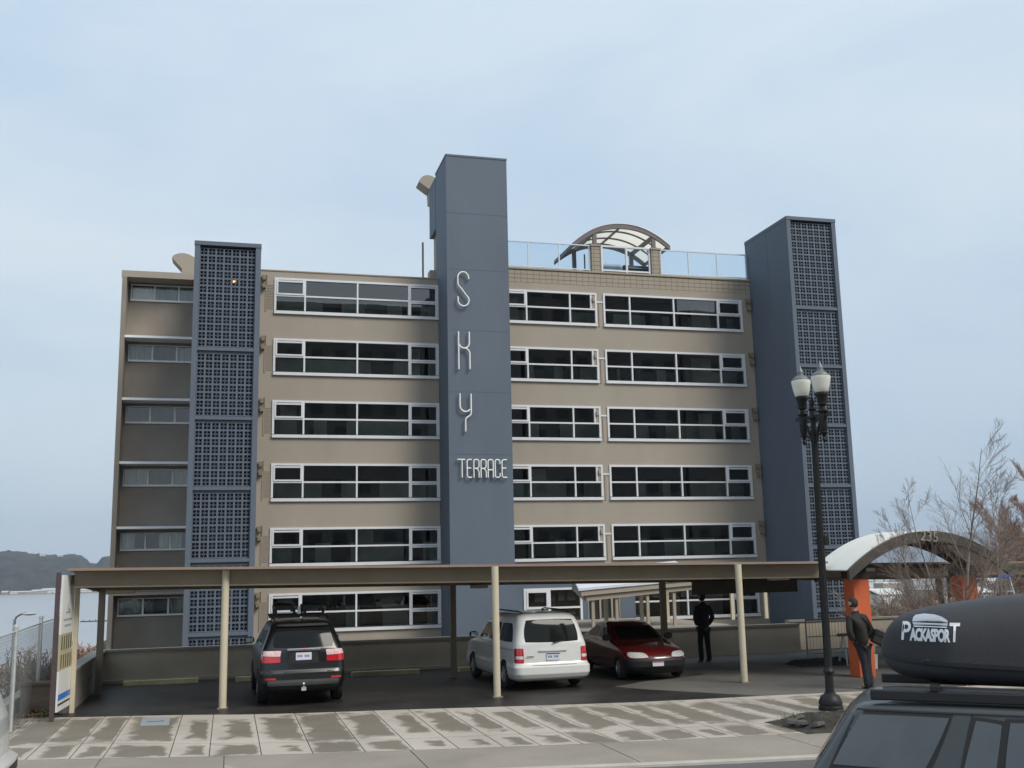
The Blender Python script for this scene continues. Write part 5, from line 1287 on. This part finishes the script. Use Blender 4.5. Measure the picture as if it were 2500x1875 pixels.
# --- black suv
sv = thing('black_suv', 'black suv parked nose in with rack on its roof, rear facing the sidewalk', 'suv', (1.60, 26.6, .011), R(1.0))
K = [(.28, .84, -2.42, 2.35, 5), (.36, .90, -2.50, 2.42, 5), (.50, .935, -2.54, 2.50, 5.5), (.70, .945, -2.54, 2.54, 5.5), (.76, .945, -2.50, 2.52, 5.5), (.92, .95, -2.47, 2.45, 5.5), (1.02, .945, -2.46, 2.1, 5.5), (1.12, .93, -2.45, 1.5, 5.5), (1.20, .905, -2.43, 1.25, 5.5), (1.55, .76, -2.24, .75, 5), (1.68, .71, -2.12, .45, 5), (1.74, .66, -2.06, .2, 5), (1.775, .57, -1.95, .0, 4.5), (1.79, .40, -1.7, -.2, 4)]
cs = Car(K, sv, PAINT('black paint', (.006, .0065, .0075), .3, 0, .35))
cs.body(zlist(.28, 1.79, .03, [k[0] for k in K]), (-1.5, 1.5), .40, M=240, wz=.36)
for y in (-1.5, 1.5):
    for x in (-.83, .83): cs.wheel(x, y, .365, ALU, 6, .24)
cs.patch('end', -1, [(-.72, 1.23), (.72, 1.23), (.60, 1.66), (-.60, 1.66)], DG, 'rear_window')
cs.patch('end', -1, [(-.62, 1.685), (.62, 1.685), (.56, 1.735), (-.56, 1.735)], BLACKP, 'spoiler', o=.07)
for s_ in (-1, 1):
    q = cs.patch('end', -1, [(s_*.52, .93), (s_*.94, .93), (s_*.935, 1.07), (s_*.52, 1.05)], REDL, 'tail_light', o=.012, rnd=.1)
    cs.patch('end', -1, [(s_*.52, 1.055), (s_*.935, 1.075), (s_*.92, 1.18), (s_*.50, 1.18)], mat('pink lens', (.70, .48, .48), .15, var=.2, vs=20, coat=1), 'lens', o=.012, rnd=.1, parent=q)
    cs.patch('side', s_, [(-1.95, 1.22), (-.95, 1.22), (-.98, 1.56), (-1.70, 1.60)], DG, 'side_window'); cs.patch('side', s_, [(-.88, 1.22), (-.02, 1.22), (-.06, 1.56), (-.90, 1.58)], DG, 'side_window'); cs.patch('side', s_, [(.06, 1.22), (1.0, 1.22), (.45, 1.55), (.02, 1.57)], DG, 'side_window')
    cs.mirror(s_*.92, .95, 1.24, BLACKP)
    MB().tube([(s_*.60, -1.75, 1.80), (s_*.62, -1.6, 1.84), (s_*.62, .0, 1.84), (s_*.60, .2, 1.79)], .02, 8).build('roof_rail', BLACKP, sv, smooth=True)
MB().box(-.36, .36, -2.50, -2.44, 1.165, 1.22).build('chrome_bar', CHROME, sv, bevel=.01)
tx = text_mesh('badge', 'GMC', .055, REDL, sv, extrude=.003, bold=.002); tx.rotation_euler = (R(90), 0, 0); tx.location = (0, -2.505, 1.172)
MB().hexa([(-.34, -2.475, .90), (.34, -2.475, .90), (.34, -2.44, .90), (-.34, -2.44, .90), (-.30, -2.475, 1.155), (.30, -2.475, 1.155), (.30, -2.44, 1.155), (-.30, -2.44, 1.155)]).build('plate_recess', BLACKP, sv)
plate_marks(MB().box(-.17, .17, -2.485, -2.477, .97, 1.13).build('number_plate', PLATE, sv), 0, -2.4855, 1.03, -1)
tx = text_mesh('badge', 'ACADIA', .052, CHROME, sv, extrude=.003, spacing=1.15); tx.rotation_euler = (R(90), 0, 0); tx.location = (-.55, -2.535, .705)
MB().box(.52, .68, -2.54, -2.53, .745, .765).build('badge', CHROME, sv)
cs.patch('end', -1, [(-.88, .745), (.88, .745), (.88, .765), (-.88, .765)], mat('dark gap', (.05, .05, .052), .4), 'trim_line', o=.004, rnd=0, nv=2)
cs.patch('end', -1, [(-.80, .44), (.80, .44), (.80, .56), (-.80, .56)], mat('grey cladding', (.07, .07, .07), .5), 'cladding', o=.01, rnd=.1)
for s_ in (-1, 1): cs.patch('end', -1, [(s_*.62, .57), (s_*.85, .57), (s_*.85, .61), (s_*.62, .61)], REDL, 'reflector', o=.012, rnd=0)
MB().box(-.05, .05, -2.6, -2.42, .33, .40).build('tow_hitch', STEEL, sv); MB().lathe([(.02, .40), (.02, .44), (.035, .47), (.02, .5)], (0, -2.58, 0), 10).build('tow_ball', CHROME, sv)
rk = thing('roof_rack', 'black kayak rack with folded cradles on the roof of the black suv', 'roof rack', (1.60, 26.6, 1.85))
for y in (-1.3, -.3): MB().bar((-.66, y, .04), (.66, y, .04), .05, .05).build('crossbar', BLACKP, rk)
for x in (-.36, .30):
    b = MB()
    for y in (-1.3, -.3): b.tube([(x-.16, y, .07), (x-.18, y, .24), (x-.10, y, .29), (x+.06, y, .27), (x+.22, y, .26), (x+.26, y, .1)], .035, 8)
    b.box(x-.2, x+.24, -1.4, -.2, .18, .27); b.build('cradle', BLACKP, rk)
MB().box(-.03, .03, -1.34, -1.3, .08, .25).build('strap', LEDGE, rk)

# --- white minivan
vn = thing('white_minivan', 'white minivan parked nose in under the carport, rear facing the sidewalk', 'minivan', (7.42, 26.95, .011), R(2.0))
K = [(.22, .90, -2.36, 2.25, 5), (.28, .955, -2.47, 2.38, 5.5), (.38, .985, -2.52, 2.45, 6), (.54, .985, -2.52, 2.48, 6), (.60, .965, -2.44, 2.47, 6), (.64, .955, -2.41, 2.45, 6), (.85, .95, -2.40, 2.38, 6), (.96, .945, -2.39, 2.1, 6), (1.03, .935, -2.385, 1.7, 6), (1.08, .92, -2.38, 1.4, 6), (1.55, .80, -2.22, .65, 5.5), (1.66, .755, -2.15, .42, 5.5), (1.72, .70, -2.06, .2, 5), (1.755, .60, -1.95, .05, 4.5), (1.775, .42, -1.7, -.2, 4)]
K_VAN = K
WP = PAINT('white paint', (.66, .66, .63), .35)
cv = Car(K, vn, WP); cv.body(zlist(.22, 1.775, .03, [k[0] for k in K]), (-1.45, 1.45), .355, M=240, wz=.33)
for y in (-1.45, 1.45):
    for x in (-.86, .86): cv.wheel(x, y, .325, ALU, 7, .2)
cv.patch('end', -1, [(-.735, 1.10), (.735, 1.10), (.64, 1.63), (-.64, 1.63)], DG, 'rear_window', rnd=.25)
for s_ in (-1, 1):
    q = cv.patch('end', -1, [(s_*.745, .64), (s_*.945, .64), (s_*.94, .98), (s_*.75, .98)], REDL, 'tail_light', o=.012, rnd=.12)
    cv.patch('end', -1, [(s_*.76, .73), (s_*.93, .73), (s_*.93, .80), (s_*.76, .80)], CLEARL, 'lens', o=.018, rnd=.1, parent=q)
    cv.patch('side', s_, [(-2.10, 1.10), (-.98, 1.10), (-1.0, 1.53), (-1.80, 1.55)], DG, 'side_window'); cv.patch('side', s_, [(-.92, 1.10), (.04, 1.10), (.04, 1.52), (-.92, 1.54)], DG, 'side_window'); cv.patch('side', s_, [(.12, 1.10), (1.05, 1.10), (.55, 1.46), (.12, 1.52)], DG, 'side_window')
    cv.mirror(s_*.93, .98, 1.15, BLACKP)
    cv.patch('side', s_, [(-2.2, .92), (-.1, .92), (-.1, .935), (-2.2, .935)], mat('door track', (.18, .18, .18), .5), 'door_track', o=.004, rnd=0, nv=2, nu=30)
    MB().tube([(s_*.60, -1.9, 1.775), (s_*.62, -1.7, 1.81), (s_*.62, .0, 1.81), (s_*.6, .15, 1.775)], .018, 8).build('roof_rail', BLACKP, vn, smooth=True)
cv.patch('end', -1, [(-.36, .66), (.36, .66), (.34, .90), (-.34, .90)], mat('white recess', (.5, .5, .48), .4), 'plate_recess', o=-.006, rnd=.05, thick=False)
cv.patch('end', -1, [(-.37, .90), (.37, .90), (.37, .935), (-.37, .935)], WP, 'handle_bar', o=.035, rnd=.1)
plate_marks(MB().box(-.165, .165, -2.425, -2.415, .69, .85).build('number_plate', PLATE, vn), 0, -2.4255, .745, -1); MB().box(-.17, .17, -2.43, -2.424, .83, .85).build('plate_frame', BLACKP, vn)
cv.patch('end', -1, [(-.55, .575), (.60, .575), (.60, .585), (-.55, .585)], mat('panel gap', (.12, .12, .12), .6), 'trim_line', o=.004, rnd=0, nv=2)
MB().bar((.0, -2.42, 1.09), (.30, -2.36, 1.13), .02).build('wiper', BLACKP, vn)
MB().box(-.66, -.48, -2.415, -2.405, .78, .80).build('badge', CHROME, vn)
tx = None
# --- red sedan and white sedan share a builder
def sedan(lb, name, loc, rz, paint, bump_black=True, plate=True):
    t = thing(name, lb, 'sedan', loc, rz)
    K = [(.17, .74, -2.08, 2.02, 4), (.24, .80, -2.18, 2.12, 4), (.34, .84, -2.22, 2.18, 4), (.50, .85, -2.22, 2.19, 4), (.54, .85, -2.20, 2.15, 4), (.60, .85, -2.18, 2.12, 4), (.68, .85, -2.17, 2.02, 4), (.74, .845, -2.16, 1.82, 4), (.80, .835, -2.14, 1.52, 4), (.87, .82, -2.05, 1.12, 4), (.93, .795, -1.90, .92, 4.5), (1.0, .76, -1.68, .80, 5), (1.25, .63, -1.10, .30, 5), (1.32, .585, -.95, .12, 4.5), (1.36, .52, -.82, -.02, 4), (1.378, .36, -.65, -.2, 3.5)]
    c = Car(K, t, paint, .24, .10)
    c.body(zlist(.17, 1.378, .03, [k[0] for k in K]), (-1.32, 1.32), .32, (lambda p: p.z < .525 and abs(p.y) > 1.66) if bump_black else None, 220, .29)
    for y in (-1.32, 1.32):
        for x in (-.755, .755): c.wheel(x, y, .29, ALU, 6, .18)
    c.patch('end', 1, [(-.72, .955), (.72, .955), (.57, 1.27), (-.57, 1.27)], DG, 'windscreen', rnd=.15); c.patch('end', -1, [(-.68, .99), (.68, .99), (.56, 1.27), (-.56, 1.27)], DG, 'rear_window', rnd=.2)
    for s_ in (-1, 1):
        q = c.patch('end', 1, [(s_*.30, .565), (s_*.79, .555), (s_*.79, .70), (s_*.40, .69)], CLEARL, 'headlight', o=.012, rnd=.55)
        c.patch('side', s_, [(-1.35, .97), (-.42, .97), (-.44, 1.24), (-.98, 1.24)], DG, 'side_window', rnd=.2); c.patch('side', s_, [(-.36, .97), (.66, .97), (.26, 1.21), (-.36, 1.24)], DG, 'side_window', rnd=.2)
        c.patch('end', -1, [(s_*.40, .66), (s_*.78, .66), (s_*.78, .82), (s_*.45, .82)], REDL, 'tail_light', o=.01, rnd=.3)
        c.mirror(s_*.76, .62, .99, BLACKP)
    c.patch('end', 1, [(-.30, .575), (.30, .575), (.27, .625), (-.27, .625)], BLACKP, 'grille', o=.006, rnd=.4)
    c.patch('end', 1, [(-.48, .25), (.48, .25), (.52, .36), (-.52, .36)], mat('bumper intake', (.006, .006, .006), .8), 'intake', o=.004, rnd=.4)
    if plate: 
        p = c.end(1, .02, .42); MB().box(-.15+.10, .15+.10, p.y+.012, p.y+.02, .36, .47).build('number_plate', PLATE, t)
        MB().box(-.14+.10, .14+.10, p.y+.021, p.y+.022, .445, .465).build('plate_band', REDL, t)
    return t
sedan('dark red sedan with black bumper parked facing the sidewalk beside the minivan', 'red_sedan', (10.56, 27.42, .011), R(180), PAINT('red paint', (.125, .007, .009), .25))
wv = thing('white_van', 'white van parked along the kerb, only its rounded rear corner showing at the bottom left', 'van', (-5.20, 15.4, -.012), R(90))
cw = Car(K_VAN, wv, WP); cw.body(zlist(.22, 1.775, .04, [k[0] for k in K_VAN]), (-1.45, 1.45), .355, (lambda p: p.z < .5 and abs(p.y) > 1.9), M=200, wz=.33)
for y in (-1.45, 1.45):
    for x in (-.86, .86): cw.wheel(x, y, .325, ALU, 7, .2)
cw.patch('end', 1, [(-.735, 1.12), (.735, 1.12), (.64, 1.63), (-.64, 1.63)], DG, 'windscreen', rnd=.15)
for s_ in (-1, 1):
    cw.patch('side', s_, [(-2.10, 1.10), (-.98, 1.10), (-1.0, 1.53), (-1.80, 1.55)], DG, 'side_window'); cw.patch('side', s_, [(-.92, 1.10), (.04, 1.10), (.04, 1.52), (-.92, 1.54)], DG, 'side_window'); cw.patch('side', s_, [(.12, 1.10), (1.05, 1.10), (.55, 1.46), (.12, 1.52)], DG, 'side_window')

# --- near dark suv with roof box
TH, PH = R(-38), R(.6)
H = Vector((math.cos(TH)*math.cos(PH), math.sin(TH)*math.cos(PH), -math.sin(PH))); RX = Vector((math.sin(TH), -math.cos(TH), 0)).normalized(); UZ = RX.cross(H)
Mr = Matrix((RX, H, UZ)).transposed()
corner = at(2094, 1706, 8.0); ns_loc = corner-Mr @ Vector((.69, -1.90, 1.70))
ns = thing('dark_suv', 'dark grey suv in the right foreground carrying a black roof box', 'suv', ns_loc, rot=Mr.to_euler())
K = [(.35, .80, -2.2, 2.1, 8), (.5, .86, -2.26, 2.2, 8), (.9, .875, -2.36, 2.2, 9), (1.0, .872, -2.36, 1.8, 9), (1.08, .865, -2.35, 1.25, 9), (1.14, .85, -2.33, 1.1, 9), (1.60, .735, -2.02, .42, 9), (1.655, .715, -1.96, .30, 8), (1.68, .68, -1.91, .2, 7), (1.695, .62, -1.85, .1, 6), (1.70, .5, -1.75, .0, 5)]
NP = PAINT('dark grey green paint', (.036, .043, .046), .4, 0, .5)
cn_ = Car(K, ns, NP); cn_.body(zlist(.35, 1.70, .04, [k[0] for k in K]), (-1.45, 1.35), .40, M=260, wz=.36)
for y in (-1.45, 1.35):
    for x in (-.78, .78): cn_.wheel(x, y, .365, ALU, 6, .22)
NG = mat('grey tinted glass', (.055, .062, .064), .06, var=.25, vs=1.2, spec=.8, coat=.5)
FRB = mat('black window rubber', (.012, .012, .012), .6)
for s_ in (1, -1):
    def win(q, g=.035):
        (a0, z0), (a1, z1), (a2, z2), (a3, z3) = q
        cn_.patch('side', s_, [(a0-g, z0-g), (a1+g, z1-g), (a2+g, z2+g*.8), (a3-g, z3+g*.8)], FRB, 'window_seal', o=.004, rnd=.08)
        return cn_.patch('side', s_, q, NG, 'side_window', o=.009, rnd=.08, nu=12)
    win([(-2.17, 1.20), (-1.42, 1.20), (-1.20, 1.60), (-1.93, 1.60)])
    win([(-1.14, 1.20), (-.90, 1.20), (-.82, 1.565), (-1.01, 1.59)]); win([(-.84, 1.20), (-.20, 1.20), (-.22, 1.585), (-.765, 1.585)])
    win([(-.08, 1.20), (.86, 1.20), (.40, 1.55), (-.10, 1.585)])
    MB().bar((s_*.66, -1.80, 1.752), (s_*.66, .14, 1.752), .06, .085).build('roof_rail', BLACKP, ns, bevel=.012)
for s_ in (1, -1):
    cn_.patch('side', s_, [(-1.96, 1.628), (.30, 1.628), (.30, 1.640), (-1.95, 1.640)], FRB, 'drip_rail', o=.010, rnd=0, nu=30, nv=1)
    for q in ([(-1.20, .62), (-1.188, .62), (-1.03, 1.625), (-1.042, 1.625)], [(-.145, .5), (-.133, .5), (-.150, 1.625), (-.162, 1.625)]): cn_.patch('side', s_, q, FRB, 'door_gap', o=.0035, rnd=0, nu=1, nv=24, thick=False)
cn_.patch('end', -1, [(-.66, 1.2), (.66, 1.2), (.58, 1.58), (-.58, 1.58)], NG, 'rear_window', o=.009); cn_.patch('end', 1, [(-.74, 1.14), (.74, 1.14), (.62, 1.6), (-.62, 1.6)], NG, 'windscreen', o=.009)
for y in (-1.30, -.10):
    MB().bar((-.70, y, 1.815), (.70, y, 1.815), .07, .035).build('crossbar', BLACKP, ns)
# roof box: lofted shell, lid and base
tipw = at(2152, 1586, 8.46); loc = (Mr.transposed() @ (tipw-ns_loc)); bx_y0 = loc.y; bx_z = loc.z
ns.location = ns.location-Vector((0, 0, .015))
rb = thing('roof_box', 'black roof box with white lettering mounted on the dark suv', 'roof box', ns_loc, rot=Mr.to_euler())
BL_ = 2.5
def bw(s): return .50*min(1, (max(s, 0)/.55))**.42*(1 if s < 1.9 else 1-.25*((s-1.9)/.6)**2)
def btop(s): return interp([(0, .02), (.03, .12), (.07, .20), (.13, .27), (.2, .315), (.30, .35), (.5, .395), (.9, .46), (1.3, .50), (1.8, .48), (2.25, .34), (2.5, .05)], s)
def bseam(s): return interp([(0, -.01), (.2, -.035), (.5, -.05), (1.3, -.08), (2.5, -.08)], s)
def bbot(s): return interp([(0, -.04), (.05, -.14), (.15, -.20), (.3, -.235), (.6, -.25), (1.3, -.27), (2.2, -.26), (2.5, -.1)], s)
def shell(lo, nm, m, grow_=0.0):
    b = MB()
    def f(u, v):
        s = BL_*(.5-.5*math.cos(math.pi*v)) if v < .5 else BL_*(.5-.5*math.cos(math.pi*v)); a = math.pi*u; zs_ = bseam(s); H_ = (btop(s)-zs_) if not lo else (zs_-.012-bbot(s))
        n_ = 3.6 if not lo else 3.0; ca, sa = math.cos(a), math.sin(a)
        x = (bw(s)+grow_)*math.copysign(abs(ca)**(2/n_), ca); z = H_*abs(sa)**(2/n_)
        return (x*(.97 if lo else 1), bx_y0+s, bx_z+(zs_+z if not lo else zs_-.012-z))
    b.grid(f, 56, 60); return b.build(nm, m, rb, smooth=True, angle=60)
BOXM = mat('black box plastic', (.030, .031, .036), .55, var=.08, vs=3, bump=.5, bs=240, fine=.10)
shell(False, 'lid', BOXM, .006); shell(True, 'base', BOXM)
b = MB()
for i in range(41):
    s = BL_*(.5-.5*math.cos(math.pi*i/40))
    for sg_ in (-1, 1): b.v.append(Vector((sg_*(bw(s)+.009), bx_y0+s, bx_z+bseam(s)-.030))); b.v.append(Vector((sg_*(bw(s)+.009), bx_y0+s, bx_z+bseam(s)+.002)))
for i in range(40):
    a = 4*i; b.f += [(a, a+4, a+5, a+1), (a+2, a+3, a+7, a+6)]
b.build('seam', BLACKP, rb)
b = MB(); b.lathe([(.10, 0), (.09, .05), (.05, .07), (0.001, .075)], (0, 0, 0), 16, capped=False); b.xf(Matrix.Translation((bw(.40)-.045, bx_y0+.40, bx_z+bseam(.40)-.005)) @ Matrix.Rotation(R(8), 4, 'X') @ Matrix.Diagonal((.6, .7, .5, 1))); b.build('latch', BLACKP, rb, smooth=True)
for s in (.62, 1.02, 1.9):
    for x in (.28, -.28):
        b = MB(); b.hexa([(x-.05, bx_y0+s-.06, 1.80), (x+.05, bx_y0+s-.06, 1.80), (x+.05, bx_y0+s+.10, 1.80), (x-.05, bx_y0+s+.10, 1.80), (x-.06, bx_y0+s-.16, bx_z-.24), (x+.06, bx_y0+s-.16, bx_z-.24), (x+.06, bx_y0+s+.14, bx_z-.24), (x-.06, bx_y0+s+.14, bx_z-.24)]); b.build('mount', BLACKP, rb, bevel=.015)
def lidx(s, z):       # half width of the lid at station s and height z above the box axis
    zs_ = bseam(s); H_ = btop(s)-zs_; t_ = min(.995, max(0, (z-zs_)/H_)); n_ = 3.6
    return (bw(s)+.006)*(1-t_**n_)**(1/n_)
LG = mat('white decal', (.72, .73, .76), .5, var=.02); LGG = mat('grey decal', (.46, .48, .53), .5, var=.02)
def decal_text(body, size, s0, z0, sx_=1.0, sh_=.18, al='LEFT', bold=.004):
    o = text_mesh('lettering', body, size, LG, rb, extrude=0, shear=sh_, sx=sx_, align=al, bold=bold, spacing=.86)
    me = o.data; bm = bmesh.new(); bm.from_mesh(me); bmesh.ops.subdivide_edges(bm, edges=[e for e in bm.edges if e.calc_length() > .03], cuts=2); bm.to_mesh(me); bm.free()
    wmax = 0
    for v in me.vertices:
        s = s0+v.co.x; z = z0+v.co.y; wmax = max(wmax, v.co.x); v.co = Vector((lidx(s, z)+.004, bx_y0+s, bx_z+z))
    return wmax
ls, lz = .185, .118
w_ = decal_text('P', .215, ls, lz, .72); w2 = decal_text('ACKASPOR', .135, ls+w_-.012, lz, .50, bold=.007); w3 = decal_text('T', .215, ls+w_+w2-.022, lz, .62)
LW = w_+w2+w3
def decal_poly(pts, m, nm, lift=.004):
    b = MB(); n_ = 10; c0 = (sum(p[0] for p in pts)/len(pts), sum(p[1] for p in pts)/len(pts)); P3 = lambda s, z: Vector((lidx(s, z)+lift, bx_y0+s, bx_z+z))
    for k_ in range(1, 4):
        for p in pts: s = c0[0]+(p[0]-c0[0])*k_/3; z = c0[1]+(p[1]-c0[1])*k_/3; b.v.append(P3(s, z))
    b.v.append(P3(*c0)); n_ = len(pts); cidx = len(b.v)-1
    for i in range(n_):
        j = (i+1) % n_; b.f.append((cidx, j, i)); b.f.append((i, j, n_+j, n_+i)); b.f.append((n_+i, n_+j, 2*n_+j, 2*n_+i))
    return b.build(nm, m, rb)
def ps(u, v): return (ls+LW*u*.96, lz+v*1.12)
decal_poly([ps(.22, .135), ps(.235, .165), ps(.28, .183), ps(.42, .194), ps(.6, .190), ps(.72, .175), ps(.80, .150), ps(.80, .135)], LGG, 'emblem')
decal_poly([ps(.22, .130), ps(.80, .130), ps(.79, .112), ps(.24, .112)], LGG, 'emblem')
decal_poly([ps(.24, .106), ps(.78, .106), ps(.78, .097), ps(.24, .097)], LG, 'emblem')
decal_poly([(1.17, .06), (1.22, .075), (1.24, .045), (1.19, .03)], LG, 'emblem')

# ================================================================ street frontage behind the camera (it is what the window glass mirrors)
BK = mat('brick frontage', (.20, .19, .18), .85, var=.2, vs=.3, fine=.05); BK2 = mat('grey render frontage', (.21, .21, .21), .85, var=.1, vs=.2)
def frontage(lb, x0, x1, h, m, seed, step=0):
    t = thing('street_building', lb, 'building', ((x0+x1)/2, -42, 0)); MB().box(x0, x1, -58, -42, 0, h).build('wall', m, t, world=True)
    MB().box(x0-.3, x1+.3, -58.3, -41.6, h, h+.6).build('cornice', m, t, world=True)
    b = MB(); z = 2.5
    while z < h-2.5:
        x = x0+1.2
        while x < x1-2: b.box(x, x+1.5, -41.99, -41.93, z, z+1.7); x += 3.1
        z += 3.3
    b.build('window', mat('frontage window', (.05, .055, .06), .2), t, world=True)
frontage('long brick block across the street behind the viewpoint', 2, 24, 36.0, BK, 1)
frontage('tall brick corner tower across the street behind the viewpoint', 37.5, 53, 47, BK, 2)
frontage('grey rendered block across the street behind the viewpoint', 53.2, 60, 40.0, BK2, 3)
frontage('short brick block between the tall tower and the long brick block', 24.5, 37, 37.2, BK2, 4)
frontage('low brick block at the far right behind the viewpoint', 60.5, 67, 37.2, BK, 5)
# ================================================================ haze
hz_ = MB().box(-14000, 17500, -400, 18500, -100, 900).build('haze', None)
hm = bpy.data.materials.new('haze'); hm.use_nodes = True; hn = hm.node_tree; hn.nodes.clear()
ho = hn.nodes.new('ShaderNodeOutputMaterial'); pv = hn.nodes.new('ShaderNodeVolumePrincipled'); pv.inputs['Density'].default_value = .000065
pv.inputs['Color'].default_value = (.68, .81, .96, 1); hn.links.new(pv.outputs[0], ho.inputs['Volume']); hz_.data.materials.append(hm)
tag(hz_, kind='stuff')
